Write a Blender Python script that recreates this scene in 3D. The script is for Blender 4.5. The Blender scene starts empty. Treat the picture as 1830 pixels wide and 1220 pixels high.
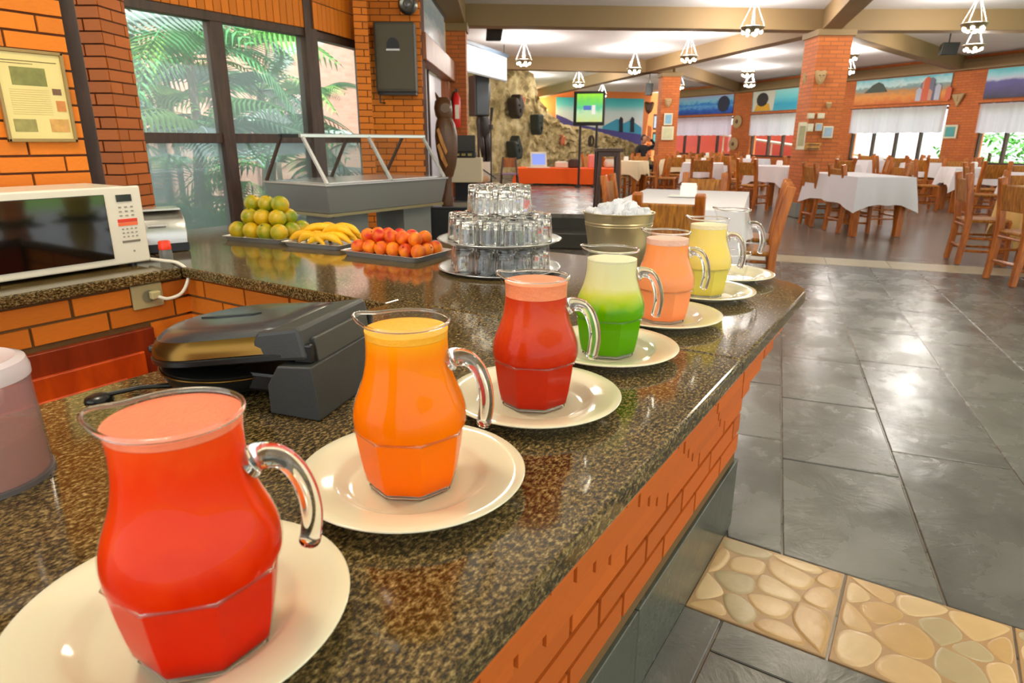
import bpy, bmesh, math, random
from mathutils import Vector, Matrix
R = math.radians
random.seed(7)
scn = bpy.context.scene
col = scn.collection

# ------------------------------------------------------------------ camera
CAM = Vector((0, 0, 1.22)); FPX = 1159.7; YAW = R(32.435); PITCH = R(17.236); ROLL = R(0.24)
_f = Vector((-math.sin(YAW)*math.cos(PITCH), math.cos(YAW)*math.cos(PITCH), -math.sin(PITCH)))
_r = Vector((math.cos(YAW), math.sin(YAW), 0)); _u = _r.cross(_f)
_r, _u = _r*math.cos(ROLL)+_u*math.sin(ROLL), _u*math.cos(ROLL)-_r*math.sin(ROLL)
cd = bpy.data.cameras.new('camera'); cam = bpy.data.objects.new('camera', cd); col.objects.link(cam)
cd.sensor_width = 36; cd.lens = FPX/1830*36; cd.clip_start = .02; cd.clip_end = 300
m = Matrix((_r, _u, -_f)).transposed().to_4x4(); m.translation = CAM; cam.matrix_world = m
cd.dof.use_dof = True; cd.dof.focus_distance = 1.25; cd.dof.aperture_fstop = 9.0
scn.camera = cam

# ------------------------------------------------------------------ sky, sun, exposure
w = bpy.data.worlds.new('sky'); scn.world = w; w.use_nodes = True
wn = w.node_tree.nodes; bg = wn['Background']
bg.inputs['Color'].default_value = (0.93, 0.97, 1.0, 1); bg.inputs['Strength'].default_value = 1.3
sd = bpy.data.lights.new('sun', 'SUN'); sd.energy = 5.0; sd.angle = R(1.5); sd.color = (1, .95, .86)
so = bpy.data.objects.new('sun', sd); col.objects.link(so)
so.rotation_euler = Vector((-.52, .22, -.83)).to_track_quat('-Z', 'Y').to_euler(); so.location = (10, 0, 20)
vs = scn.view_settings; vs.view_transform = 'Standard'; vs.look = 'None'; vs.gamma = 1; vs.exposure = .92
vs.use_curve_mapping = False
scn.cycles.use_denoising = True; scn.cycles.max_bounces = 16; scn.cycles.transmission_bounces = 14
scn.cycles.transparent_max_bounces = 24; scn.cycles.diffuse_bounces = 5; scn.cycles.glossy_bounces = 5
scn.cycles.sample_clamp_indirect = 6

def ray(px, py): return _f*FPX + _r*(px-915) - _u*(py-610)
FH = Vector((-math.sin(YAW), math.cos(YAW), 0))
def at(px, py, D):                       # the place seen at a pixel, D metres ahead
    d = ray(px, py); return CAM + d*(D/d.dot(FH))
def ground(px, py, z=0.0):
    d = ray(px, py); return CAM + d*((z-CAM.z)/d.z)

# ------------------------------------------------------------------ materials
def lin(c):
    return tuple(((v/255)/12.92 if v/255 <= .04045 else ((v/255+.055)/1.055)**2.4) for v in c)+(1,)
MATS = {}
def mat(name, c, rough=.5, metal=0, bump=0, bscale=40, var=0, spec=.5, emit=None, es=0, vscale=8, coat=0, rvar=0):
    if name in MATS: return MATS[name]
    M = bpy.data.materials.new(name); M.use_nodes = True; t = M.node_tree; b = t.nodes['Principled BSDF']
    b.inputs['Base Color'].default_value = lin(c); b.inputs['Roughness'].default_value = rough
    b.inputs['Metallic'].default_value = metal; b.inputs['Specular IOR Level'].default_value = spec
    b.inputs['Coat Weight'].default_value = coat; b.inputs['Coat Roughness'].default_value = .08
    if emit: b.inputs['Emission Color'].default_value = lin(emit); b.inputs['Emission Strength'].default_value = es
    tc = t.nodes.new('ShaderNodeTexCoord')
    if var or rvar:
        hs = t.nodes.new('ShaderNodeHueSaturation'); hs.inputs['Color'].default_value = lin(c)
        val = None
        if var:
            n = t.nodes.new('ShaderNodeTexNoise'); n.inputs['Scale'].default_value = vscale; n.inputs['Detail'].default_value = 6
            t.links.new(tc.outputs['Object'], n.inputs['Vector'])
            mr = t.nodes.new('ShaderNodeMapRange'); mr.inputs[3].default_value = 1-var; mr.inputs[4].default_value = 1+var
            t.links.new(n.outputs['Fac'], mr.inputs[0]); val = mr.outputs[0]
        if rvar:
            oi = t.nodes.new('ShaderNodeObjectInfo'); m2 = t.nodes.new('ShaderNodeMapRange')
            m2.inputs[3].default_value = 1-rvar; m2.inputs[4].default_value = 1+rvar
            t.links.new(oi.outputs['Random'], m2.inputs[0])
            if val:
                mm = t.nodes.new('ShaderNodeMath'); mm.operation = 'MULTIPLY'
                t.links.new(val, mm.inputs[0]); t.links.new(m2.outputs[0], mm.inputs[1]); val = mm.outputs[0]
            else: val = m2.outputs[0]
        t.links.new(val, hs.inputs['Value']); t.links.new(hs.outputs[0], b.inputs['Base Color'])
    if bump:
        n2 = t.nodes.new('ShaderNodeTexNoise'); n2.inputs['Scale'].default_value = bscale; n2.inputs['Detail'].default_value = 5
        t.links.new(tc.outputs['Object'], n2.inputs['Vector'])
        bp = t.nodes.new('ShaderNodeBump'); bp.inputs['Strength'].default_value = bump; bp.inputs['Distance'].default_value = .02
        t.links.new(n2.outputs['Fac'], bp.inputs['Height']); t.links.new(bp.outputs[0], b.inputs['Normal'])
    MATS[name] = M; return M

def newmat(name):
    M = bpy.data.materials.new(name); M.use_nodes = True; MATS[name] = M
    t = M.node_tree; return M, t, t.nodes['Principled BSDF'], t.nodes.new('ShaderNodeTexCoord')
def ramp(t, stops, interp='LINEAR'):
    r = t.nodes.new('ShaderNodeValToRGB'); cr = r.color_ramp; cr.interpolation = interp
    while len(cr.elements) < len(stops): cr.elements.new(.5)
    for e, (p, c) in zip(cr.elements, stops): e.position = p; e.color = lin(c)
    return r

def granite():
    M, t, b, tc = newmat('granite')
    mp = t.nodes.new('ShaderNodeMapping'); mp.inputs['Scale'].default_value = (1.0, .55, 1)
    t.links.new(tc.outputs['Object'], mp.inputs[0])
    n = t.nodes.new('ShaderNodeTexNoise'); n.inputs['Scale'].default_value = 210; n.inputs['Detail'].default_value = 4; n.inputs['Roughness'].default_value = .75
    t.links.new(mp.outputs[0], n.inputs['Vector'])
    r = ramp(t, [(.32, (20, 17, 11)), (.43, (52, 42, 23)), (.51, (96, 77, 42)), (.59, (140, 117, 72)), (.72, (186, 168, 122))])
    t.links.new(n.outputs['Fac'], r.inputs[0])
    n2 = t.nodes.new('ShaderNodeTexNoise'); n2.inputs['Scale'].default_value = 9; n2.inputs['Detail'].default_value = 3
    t.links.new(tc.outputs['Object'], n2.inputs['Vector'])
    mr = t.nodes.new('ShaderNodeMapRange'); mr.inputs[1].default_value = .3; mr.inputs[2].default_value = .7; mr.inputs[3].default_value = .72; mr.inputs[4].default_value = 1.05
    t.links.new(n2.outputs['Fac'], mr.inputs[0])
    hs = t.nodes.new('ShaderNodeHueSaturation'); t.links.new(r.outputs[0], hs.inputs['Color']); t.links.new(mr.outputs[0], hs.inputs['Value'])
    t.links.new(hs.outputs[0], b.inputs['Base Color'])
    b.inputs['Roughness'].default_value = .09; b.inputs['Specular IOR Level'].default_value = .6
    return M
GRANITE = granite()

def slate(name, base, rv=.22):
    M, t, b, tc = newmat(name)
    n = t.nodes.new('ShaderNodeTexNoise'); n.inputs['Scale'].default_value = 2.6; n.inputs['Detail'].default_value = 8; n.inputs['Roughness'].default_value = .62; n.inputs['Distortion'].default_value = .5
    t.links.new(tc.outputs['Object'], n.inputs['Vector'])
    d = [tuple(int(c*k) for c in base) for k in (.74, .98, 1.14)]
    r = ramp(t, [(.22, d[0]), (.5, d[1]), (.8, d[2])]); t.links.new(n.outputs['Fac'], r.inputs[0])
    oi = t.nodes.new('ShaderNodeObjectInfo'); mr = t.nodes.new('ShaderNodeMapRange'); mr.inputs[3].default_value = 1-rv; mr.inputs[4].default_value = 1+rv
    t.links.new(oi.outputs['Random'], mr.inputs[0])
    hs = t.nodes.new('ShaderNodeHueSaturation'); t.links.new(r.outputs[0], hs.inputs['Color']); t.links.new(mr.outputs[0], hs.inputs['Value'])
    t.links.new(hs.outputs[0], b.inputs['Base Color'])
    n2 = t.nodes.new('ShaderNodeTexNoise'); n2.inputs['Scale'].default_value = 5; n2.inputs['Detail'].default_value = 8; n2.inputs['Roughness'].default_value = .62; n2.inputs['Distortion'].default_value = 1.2
    t.links.new(tc.outputs['Object'], n2.inputs['Vector'])
    bp = t.nodes.new('ShaderNodeBump'); bp.inputs['Strength'].default_value = .3; bp.inputs['Distance'].default_value = .012
    t.links.new(n2.outputs['Fac'], bp.inputs['Height']); t.links.new(bp.outputs[0], b.inputs['Normal'])
    r2 = t.nodes.new('ShaderNodeMapRange'); r2.inputs[1].default_value = .3; r2.inputs[2].default_value = .7; r2.inputs[3].default_value = .16; r2.inputs[4].default_value = .36
    t.links.new(n.outputs['Fac'], r2.inputs[0]); t.links.new(r2.outputs[0], b.inputs['Roughness'])
    return M
SLATE = slate('slate', (108, 108, 103), .14); 

def brickmat(name, c1, c2, mortar, bw=.22, bh=.06, rough=.75):
    M, t, b, tc = newmat(name)
    sp = t.nodes.new('ShaderNodeSeparateXYZ'); t.links.new(tc.outputs['Object'], sp.inputs[0])
    ad = t.nodes.new('ShaderNodeMath'); t.links.new(sp.outputs[0], ad.inputs[0]); t.links.new(sp.outputs[1], ad.inputs[1])
    cb = t.nodes.new('ShaderNodeCombineXYZ'); t.links.new(ad.outputs[0], cb.inputs[0]); t.links.new(sp.outputs[2], cb.inputs[1])
    br = t.nodes.new('ShaderNodeTexBrick'); br.inputs['Scale'].default_value = 1; br.inputs['Brick Width'].default_value = bw
    br.inputs['Row Height'].default_value = bh; br.inputs['Mortar Size'].default_value = .006
    br.inputs['Color1'].default_value = lin(c1); br.inputs['Color2'].default_value = lin(c2); br.inputs['Mortar'].default_value = lin(mortar)
    t.links.new(cb.outputs[0], br.inputs['Vector']); t.links.new(br.outputs['Color'], b.inputs['Base Color'])
    bp = t.nodes.new('ShaderNodeBump'); bp.inputs['Strength'].default_value = .5; bp.inputs['Distance'].default_value = .01; bp.invert = True
    t.links.new(br.outputs['Fac'], bp.inputs['Height']); t.links.new(bp.outputs[0], b.inputs['Normal'])
    b.inputs['Roughness'].default_value = rough
    return M
FARBRICK = brickmat('far_brick', (196, 106, 44), (178, 92, 38), (142, 84, 46))
PINKBRICK = brickmat('garden_brick', (240, 186, 164), (232, 168, 146), (214, 180, 164), .24, .075)

def woodmat(name, c1, c2, rough=.35, scale=(3, 3, .5), s=9):
    M, t, b, tc = newmat(name)
    mp = t.nodes.new('ShaderNodeMapping'); mp.inputs['Scale'].default_value = scale; t.links.new(tc.outputs['Object'], mp.inputs[0])
    n = t.nodes.new('ShaderNodeTexNoise'); n.inputs['Scale'].default_value = s; n.inputs['Detail'].default_value = 6; n.inputs['Distortion'].default_value = .6
    t.links.new(mp.outputs[0], n.inputs['Vector'])
    r = ramp(t, [(.3, c1), (.7, c2)]); t.links.new(n.outputs['Fac'], r.inputs[0]); t.links.new(r.outputs[0], b.inputs['Base Color'])
    b.inputs['Roughness'].default_value = rough
    return M
CHAIRWOOD = woodmat('chair_wood', (136, 66, 10), (198, 112, 26)); RUSH = woodmat('woven_rush', (120, 66, 12), (196, 128, 34), .6, (60, 60, 5), 1)
DARKWOOD = woodmat('dark_wood', (48, 26, 12), (80, 46, 22), .45); DOORWOOD = woodmat('cabinet_wood', (170, 52, 6), (214, 82, 10), .38, (3, .8, .8), 6)
FRAMEWOOD = woodmat('cabinet_frame_wood', (112, 34, 8), (150, 52, 12), .4, (3, .6, .6), 6)
STATUEWOOD = woodmat('statue_wood', (58, 34, 14), (110, 68, 28), .4); STATUELIGHT = woodmat('statue_light_wood', (150, 92, 20), (205, 140, 44), .45)
WINFRAME = woodmat('window_frame_wood', (52, 32, 22), (78, 50, 36), .5)

def thinglass(name, tint=(255, 255, 255), haze=0.0, hazec=(220, 235, 240), f0=.045, f1=.9, diff=False):
    M, t, b, tc = newmat(name); t.nodes.remove(b); out = t.nodes['Material Output']
    tr = t.nodes.new('ShaderNodeBsdfTransparent'); tr.inputs[0].default_value = lin(tint)
    gl = t.nodes.new('ShaderNodeBsdfGlossy'); gl.inputs['Roughness'].default_value = .02
    lw = t.nodes.new('ShaderNodeLayerWeight'); lw.inputs[0].default_value = .5
    pw = t.nodes.new('ShaderNodeMath'); pw.operation = 'POWER'; pw.inputs[1].default_value = 5; t.links.new(lw.outputs['Facing'], pw.inputs[0])
    fr = t.nodes.new('ShaderNodeMapRange'); fr.inputs[3].default_value = f0; fr.inputs[4].default_value = f1; t.links.new(pw.outputs[0], fr.inputs[0])
    mx = t.nodes.new('ShaderNodeMixShader'); t.links.new(fr.outputs[0], mx.inputs[0])
    src = tr.outputs[0]
    if haze:
        df = t.nodes.new('ShaderNodeBsdfDiffuse' if diff else 'ShaderNodeBsdfTranslucent'); df.inputs[0].default_value = lin(hazec)
        m0 = t.nodes.new('ShaderNodeMixShader'); m0.inputs[0].default_value = haze
        t.links.new(tr.outputs[0], m0.inputs[1]); t.links.new(df.outputs[0], m0.inputs[2]); src = m0.outputs[0]
    t.links.new(src, mx.inputs[1]); t.links.new(gl.outputs[0], mx.inputs[2]); t.links.new(mx.outputs[0], out.inputs[0])
    return M
JUGGLASS = thinglass('jug_glass', (254, 254, 253), f0=.012, f1=.4); PANE = thinglass('window_glass', (250, 253, 253)); GPANE = thinglass('garden_glass', (246, 251, 252), .10); HAZEPANE = thinglass('hazy_glass', (232, 244, 246), .28)
def solidglass():
    M, t, b, tc = newmat('solid_glass')
    b.inputs['Transmission Weight'].default_value = 1; b.inputs['Roughness'].default_value = .01; b.inputs['IOR'].default_value = 1.47
    b.inputs['Base Color'].default_value = (.97, .98, .97, 1)
    return M
SOLIDGLASS = solidglass()

def layered(name, stops, rough=.28, sss=.0, speck=.06, sscale=60):
    M, t, b, tc = newmat(name)
    sp = t.nodes.new('ShaderNodeSeparateXYZ'); t.links.new(tc.outputs['Generated'], sp.inputs[0])
    n = t.nodes.new('ShaderNodeTexNoise'); n.inputs['Scale'].default_value = sscale; n.inputs['Detail'].default_value = 4; t.links.new(tc.outputs['Object'], n.inputs['Vector'])
    mr = t.nodes.new('ShaderNodeMapRange'); mr.inputs[3].default_value = -speck; mr.inputs[4].default_value = speck; t.links.new(n.outputs['Fac'], mr.inputs[0])
    a = t.nodes.new('ShaderNodeMath'); t.links.new(sp.outputs[2], a.inputs[0]); t.links.new(mr.outputs[0], a.inputs[1])
    r = ramp(t, stops); t.links.new(a.outputs[0], r.inputs[0])
    t.links.new(r.outputs[0], b.inputs['Base Color']); b.inputs['Roughness'].default_value = rough
    b.inputs['Specular IOR Level'].default_value = .05
    return M

STEEL = mat('brushed_steel', (190, 188, 182), .28, 1, bump=.04, bscale=80); CHROME = mat('chrome', (222, 222, 220), .2, .7)
TRAYM = mat('tray_steel', (206, 206, 203), .26, .45)
BRICKS = [mat('brick_orange', (214, 116, 10), .7, bump=.12, bscale=60, var=.14, rvar=.14), mat('brick_dark', (172, 88, 16), .7, bump=.12, bscale=60, var=.14, rvar=.16)]
COUNTERBRICK = mat('counter_brick', (198, 94, 12), .62, bump=.05, bscale=90, var=.10, rvar=.10)
MORTAR = mat('mortar', (112, 82, 42), .9, bump=.2, bscale=120, var=.15); DARKMORTAR = mat('dark_mortar', (96, 52, 22), .9, bump=.2, bscale=120)
WHITEPLATE = mat('porcelain', (232, 224, 192), .12, coat=.5); BLACKPLASTIC = mat('black_plastic', (20, 20, 19), .28); 
GREYPLASTIC = mat('charcoal_plastic', (52, 53, 50), .42, bump=.05, bscale=300); CREAM = mat('cream_enamel', (226, 218, 198), .3)
CLOTH = mat('white_cloth', (228, 226, 232), .85); YCLOTH = mat('yellow_cloth', (224, 186, 112), .85); ICLOTH = mat('ivory_cloth', (226, 212, 176), .85); OCLOTH = mat('orange_cloth', (255, 96, 8), .8)
CEIL = mat('ceiling_paint', (226, 224, 226), .75, var=.03, vscale=2); BEAM = mat('beam_paint', (138, 112, 76), .7, var=.05, vscale=3)
CONCRETE = mat('concrete', (128, 130, 124), .8, var=.12); BLACKMET = mat('black_metal', (18, 18, 18), .4); IVORY = mat('ivory_paint', (220, 205, 168), .6)

# ------------------------------------------------------------------ mesh helpers
class MB:
    def __init__(s): s.v = []; s.f = []
    def add(s, vs, fs):
        o = len(s.v); s.v += [tuple(v) for v in vs]; s.f += [tuple(i+o for i in f) for f in fs]; return s
    def box(s, c, d, M=None):
        x, y, z = [k/2 for k in d]
        vs = [Vector((a*x, b*y, e*z)) for e in (-1, 1) for b in (-1, 1) for a in (-1, 1)]
        if M: vs = [M @ v for v in vs]
        vs = [v+Vector(c) for v in vs]
        return s.add(vs, [(0, 2, 3, 1), (4, 5, 7, 6), (0, 1, 5, 4), (2, 6, 7, 3), (0, 4, 6, 2), (1, 3, 7, 5)])
    def b2(s, a, b):
        return s.box([(p+q)/2 for p, q in zip(a, b)], [abs(q-p) for p, q in zip(a, b)])
    def cyl(s, p0, p1, r0, r1=None, n=12, caps=True):
        r1 = r0 if r1 is None else r1; p0 = Vector(p0); p1 = Vector(p1); d = (p1-p0).normalized()
        a = d.orthogonal().normalized(); b = d.cross(a); vs = []
        for p, r in ((p0, r0), (p1, r1)):
            for i in range(n):
                t = 2*math.pi*i/n; vs.append(p+(a*math.cos(t)+b*math.sin(t))*r)
        fs = [(i, (i+1) % n, n+(i+1) % n, n+i) for i in range(n)]
        if caps: fs += [tuple(range(n-1, -1, -1)), tuple(range(n, 2*n))]
        return s.add(vs, fs)
    def lathe(s, prof, n=32, c=(0, 0, 0), rf=None, open_=False):
        vs = []; fs = []; ri_ = []
        for (r, z) in prof:
            if r <= 1e-5:
                ri_.append([len(vs)]*n); vs.append((c[0], c[1], c[2]+z)); continue
            ri_.append(list(range(len(vs), len(vs)+n)))
            for i in range(n):
                t = 2*math.pi*i/n; rr = r if rf is None else rf(r, z, t)
                vs.append((c[0]+rr*math.cos(t), c[1]+rr*math.sin(t), c[2]+z))
        for A, Bq in zip(ri_[:-1], ri_[1:]):
            for i in range(n):
                k = (i+1) % n; q = [A[i], A[k], Bq[k], Bq[i]]; q = [v for m_, v in enumerate(q) if v not in q[:m_]]
                if len(q) > 2: fs.append(tuple(q))
        closed = len(prof) > 2 and math.hypot(prof[0][0]-prof[-1][0], prof[0][1]-prof[-1][1]) < 1e-6
        if not closed and not open_:
            if prof[0][0] > 1e-5: fs.append(tuple(ri_[0][::-1]))
            if prof[-1][0] > 1e-5: fs.append(tuple(ri_[-1]))
        return s.add(vs, fs)
    def tube(s, pts, rad, n=10, caps=True):
        pts = [Vector(p) for p in pts]; m = len(pts); rs = rad if isinstance(rad, (list, tuple)) else [rad]*m
        vs = []; up = None
        for i, p in enumerate(pts):
            d = (pts[min(i+1, m-1)]-pts[max(i-1, 0)]).normalized()
            if up is None: up = d.orthogonal().normalized()
            up = (up-d*up.dot(d)).normalized(); b = d.cross(up)
            for k in range(n):
                t = 2*math.pi*k/n; vs.append(p+(up*math.cos(t)+b*math.sin(t))*rs[i])
        fs = [(i*n+k, i*n+(k+1) % n, (i+1)*n+(k+1) % n, (i+1)*n+k) for i in range(m-1) for k in range(n)]
        if caps: fs += [tuple(range(n-1, -1, -1)), tuple(range((m-1)*n, m*n))]
        return s.add(vs, fs)
    def prism(s, poly, z0, z1, M=None):
        n = len(poly); vs = [Vector((x, y, z0)) for x, y in poly]+[Vector((x, y, z1)) for x, y in poly]
        if M: vs = [M @ v for v in vs]
        return s.add(vs, [tuple(range(n-1, -1, -1)), tuple(range(n, 2*n))]+[(i, (i+1) % n, n+(i+1) % n, n+i) for i in range(n)])
    def build(s, name, m, parent=None, smooth=False, bevel=0, seg=2, sub=0, kind=None, label=None, loc=None, rz=None):
        me = bpy.data.meshes.new(name); me.from_pydata(s.v, [], s.f)
        bm = bmesh.new(); bm.from_mesh(me); bmesh.ops.recalc_face_normals(bm, faces=bm.faces)
        bm.to_mesh(me); bm.free()
        if smooth:
            for p in me.polygons: p.use_smooth = True
            if smooth != 'all': me.set_sharp_from_angle(angle=R(40))
        me.materials.append(m); o = bpy.data.objects.new(name, me); col.objects.link(o); o.parent = parent
        if bevel:
            b = o.modifiers.new('b', 'BEVEL'); b.width = bevel; b.segments = seg; b.limit_method = 'ANGLE'; b.harden_normals = False
        if sub:
            q = o.modifiers.new('s', 'SUBSURF'); q.levels = sub; q.render_levels = sub
        if kind: o['kind'] = kind
        if label: o['label'] = label
        if loc is not None: o.location = loc
        if rz is not None: o.rotation_euler[2] = rz
        return o
def B(*a): return MB().box(*a)
def B2(a, b): return MB().b2(a, b)
def tag(o, label, cat, group=None):
    o['label'] = label; o['category'] = cat
    if group: o['group'] = group
    return o
def thing(name, label, cat, loc=(0, 0, 0), rz=0, group=None):
    o = bpy.data.objects.new(name, None); o.empty_display_size = .05; col.objects.link(o); o.location = loc; o.rotation_euler[2] = rz
    return tag(o, label, cat, group)
def struct(o): o['kind'] = 'structure'; return o
def sroot(name, loc=(0, 0, 0), rz=0):
    o = bpy.data.objects.new(name, None); col.objects.link(o); o.location = loc; o.rotation_euler[2] = rz; return struct(o)
def inst(me, name, parent=None, loc=(0, 0, 0), rot=(0, 0, 0), sc=(1, 1, 1)):
    o = bpy.data.objects.new(name, me); col.objects.link(o); o.parent = parent; o.location = loc; o.rotation_euler = rot; o.scale = sc; return o
def dup(root, loc, rz, label=None, group=None):
    r = root.copy(); col.objects.link(r); r.location = loc; r.rotation_euler = (0, 0, rz)
    if label: r['label'] = label
    if group: r['group'] = group
    for ch in list(root.children):
        c = ch.copy(); col.objects.link(c); c.parent = r
        for g in list(ch.children):
            d = g.copy(); col.objects.link(d); d.parent = c
    return r

BRICKMESH = {}
def brickmesh(m, bev=.004):
    if m.name in BRICKMESH: return BRICKMESH[m.name]
    bm = bmesh.new(); bmesh.ops.create_cube(bm, size=1)
    me = bpy.data.meshes.new('brick'); bm.to_mesh(me); bm.free(); me.materials.append(m); BRICKMESH[m.name] = me; return me
def brickface(parent, o, u, L, z0, z1, m, bl=.21, bh=.058, j=.008, proud=.008, depth=.03, nrm=None, skip=(), seed=1, name='brick'):
    """single bricks laid on a face: o = corner on the face (parent space), u = unit direction along it, nrm = outward"""
    u = Vector(u).normalized(); n = Vector(nrm).normalized(); o = Vector(o); rnd = random.Random(seed)
    me = brickmesh(m); rz = math.atan2(u.y, u.x); row = 0; z = z0
    while z < z1-.01:
        h = min(bh-j, z1-z-j/2); x = -rnd.random()*.02-(bl/2 if row % 2 else 0)
        while x < L:
            a = max(x, 0); b = min(x+bl-j, L)
            if b-a > .015 and h > .012:
                if not any(a < s[1] and b > s[0] and z < s[3] and z+h > s[2] for s in skip):
                    c = o+u*((a+b)/2)+n*(proud-depth/2+rnd.uniform(-.0015, .0015)); c.z = z+h/2
                    inst(me, name, parent, c, (rnd.uniform(-.006, .006), 0, rz+rnd.uniform(-.004, .004)), (b-a, depth, h))
                else:
                    for (s0, s1) in ((a, min([s[0] for s in skip if a < s[1] and b > s[0] and z < s[3] and z+h > s[2]])), (max([s[1] for s in skip if a < s[1] and b > s[0] and z < s[3] and z+h > s[2]]), b)):
                        if s1-s0 > .03:
                            c = o+u*((s0+s1)/2)+n*(proud-depth/2); c.z = z+h/2
                            inst(me, name, parent, c, (0, 0, rz), (s1-s0-j/2, depth, h))
            x += bl
        z += bh; row += 1

# ================================================================== FLOOR
def clip(poly, a, b, c):                 # keep a*x+b*y >= c
    out = []
    for i, P in enumerate(poly):
        Q = poly[(i+1) % len(poly)]; dp = a*P[0]+b*P[1]-c; dq = a*Q[0]+b*Q[1]-c
        if dp >= 0: out.append(P)
        if dp*dq < 0:
            t = dp/(dp-dq); out.append((P[0]+(Q[0]-P[0])*t, P[1]+(Q[1]-P[1])*t))
    return out
def area(p): return abs(sum(p[i][0]*p[(i+1) % len(p)][1]-p[(i+1) % len(p)][0]*p[i][1] for i in range(len(p))))/2 if len(p) > 2 else 0
def shrink(poly, d):
    if len(poly) < 3: return []
    A = sum(poly[i][0]*poly[(i+1) % len(poly)][1]-poly[(i+1) % len(poly)][0]*poly[i][1] for i in range(len(poly)))
    if A < 0: poly = poly[::-1]
    out = list(poly)
    for i in range(len(poly)):
        P = poly[i]; Q = poly[(i+1) % len(poly)]; ex, ey = Q[0]-P[0], Q[1]-P[1]; l = math.hypot(ex, ey)
        if l < 1e-6: continue
        nx, ny = -ey/l, ex/l; out = clip(out, nx, ny, nx*P[0]+ny*P[1]+d)
    return out

def farslate():
    M, t, b, tc = newmat('far_slate')
    mp = t.nodes.new('ShaderNodeMapping'); mp.inputs['Rotation'].default_value = (0, 0, R(-11)); t.links.new(tc.outputs['Object'], mp.inputs[0])
    br = t.nodes.new('ShaderNodeTexBrick'); br.inputs['Scale'].default_value = 1; br.inputs['Brick Width'].default_value = .42; br.inputs['Row Height'].default_value = .42
    br.inputs['Mortar Size'].default_value = .006; br.inputs['Color1'].default_value = lin((128, 118, 106)); br.inputs['Color2'].default_value = lin((110, 102, 92)); br.inputs['Mortar'].default_value = lin((84, 78, 70))
    t.links.new(mp.outputs[0], br.inputs['Vector'])
    t.links.new(br.outputs['Color'], b.inputs['Base Color'])
    n2 = t.nodes.new('ShaderNodeTexNoise'); n2.inputs['Scale'].default_value = 4; n2.inputs['Detail'].default_value = 6
    t.links.new(tc.outputs['Object'], n2.inputs['Vector'])
    bp = t.nodes.new('ShaderNodeBump'); bp.inputs['Strength'].default_value = .2; bp.inputs['Distance'].default_value = .01
    t.links.new(n2.outputs['Fac'], bp.inputs['Height']); t.links.new(bp.outputs[0], b.inputs['Normal'])
    b.inputs['Roughness'].default_value = .24
    return M
FARSLATE = farslate()
floor = struct(MB().prism([(-16, -4), (9, -4), (9, 21), (-2, 24), (-8, 31), (-16, 31)], -.12, -.006).build('floor', FARSLATE))
ce, se = math.cos(R(11)), math.sin(R(11))
def UV(u, v): return (u*ce - v*se, u*se + v*ce)      # slab axes: v runs 11 degrees left of the counter direction
PEB0, PEB1 = 1.516, 1.907
rnd = random.Random(3)
for i in range(-8, 9):
    u0 = .151 + .42*i
    v = 1.2 + rnd.random()*.4
    while v < 7.4:
        ln = rnd.choice((.7, .85, 1.0, 1.25)); v1 = min(v+ln, 7.41)
        poly = [UV(u0, v), UV(u0+.42, v), UV(u0+.42, v1), UV(u0, v1)]
        poly = clip(poly, 0, 1, PEB1)
        if poly and max(p[1] for p in poly) < 2.3: poly = clip(poly, 1, 0, -.398)
        if poly: poly = clip(poly, 1, .30, -.40+.30*1.95)    # left limit runs behind the counter
        poly = shrink(poly, .0035) if len(poly) > 2 else []
        if area(poly) > .004:
            cx = sum(p[0] for p in poly)/len(poly); cy = sum(p[1] for p in poly)/len(poly)
            if cx < .35+.28*cy+.5:
                zt = rnd.uniform(-.0012, .0012)
                MB().prism([(x-cx, y-cy) for x, y in poly], -.02, zt).build('slab', SLATE, floor, bevel=.0025, seg=1, loc=(cx, cy, 0))
        v = v1
        if v1 > 7.4: break
# beige threshold strip across the floor
BEIGE = mat('beige_stone', (196, 184, 156), .3, var=.1)
v0, v1 = 7.42, 7.87
for k in range(-6, 9):
    u = k*.6; poly = shrink([UV(u, v0), UV(u+.6, v0), UV(u+.6, v1), UV(u, v1)], .003)
    MB().prism(poly, -.02, .001).build('strip_tile', BEIGE, floor, bevel=.002, seg=1)
# slabs in front of the pebble strip, square to the counter
xs = [-.40, -.294, .12, .54, .95, 1.36]; 
for a in range(len(xs)-1):
    ys = [-.6, -.1, .3, .72, 1.05, 1.515] if a == 0 else ([-.6, -.05, .42, .92, 1.388, 1.515] if a % 2 else [-.6, .1, .6, 1.1, 1.515])
    for b_ in range(len(ys)-1):
        poly = shrink([(xs[a], ys[b_]), (xs[a+1], ys[b_]), (xs[a+1], ys[b_+1]), (xs[a], ys[b_+1])], .003)
        cx, cy = (xs[a]+xs[a+1])/2, (ys[b_]+ys[b_+1])/2
        MB().prism([(x-cx, y-cy) for x, y in poly], -.02, rnd.uniform(-.001, .001)).build('slab', SLATE, floor, bevel=.0025, seg=1, loc=(cx, cy, 0))
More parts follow.
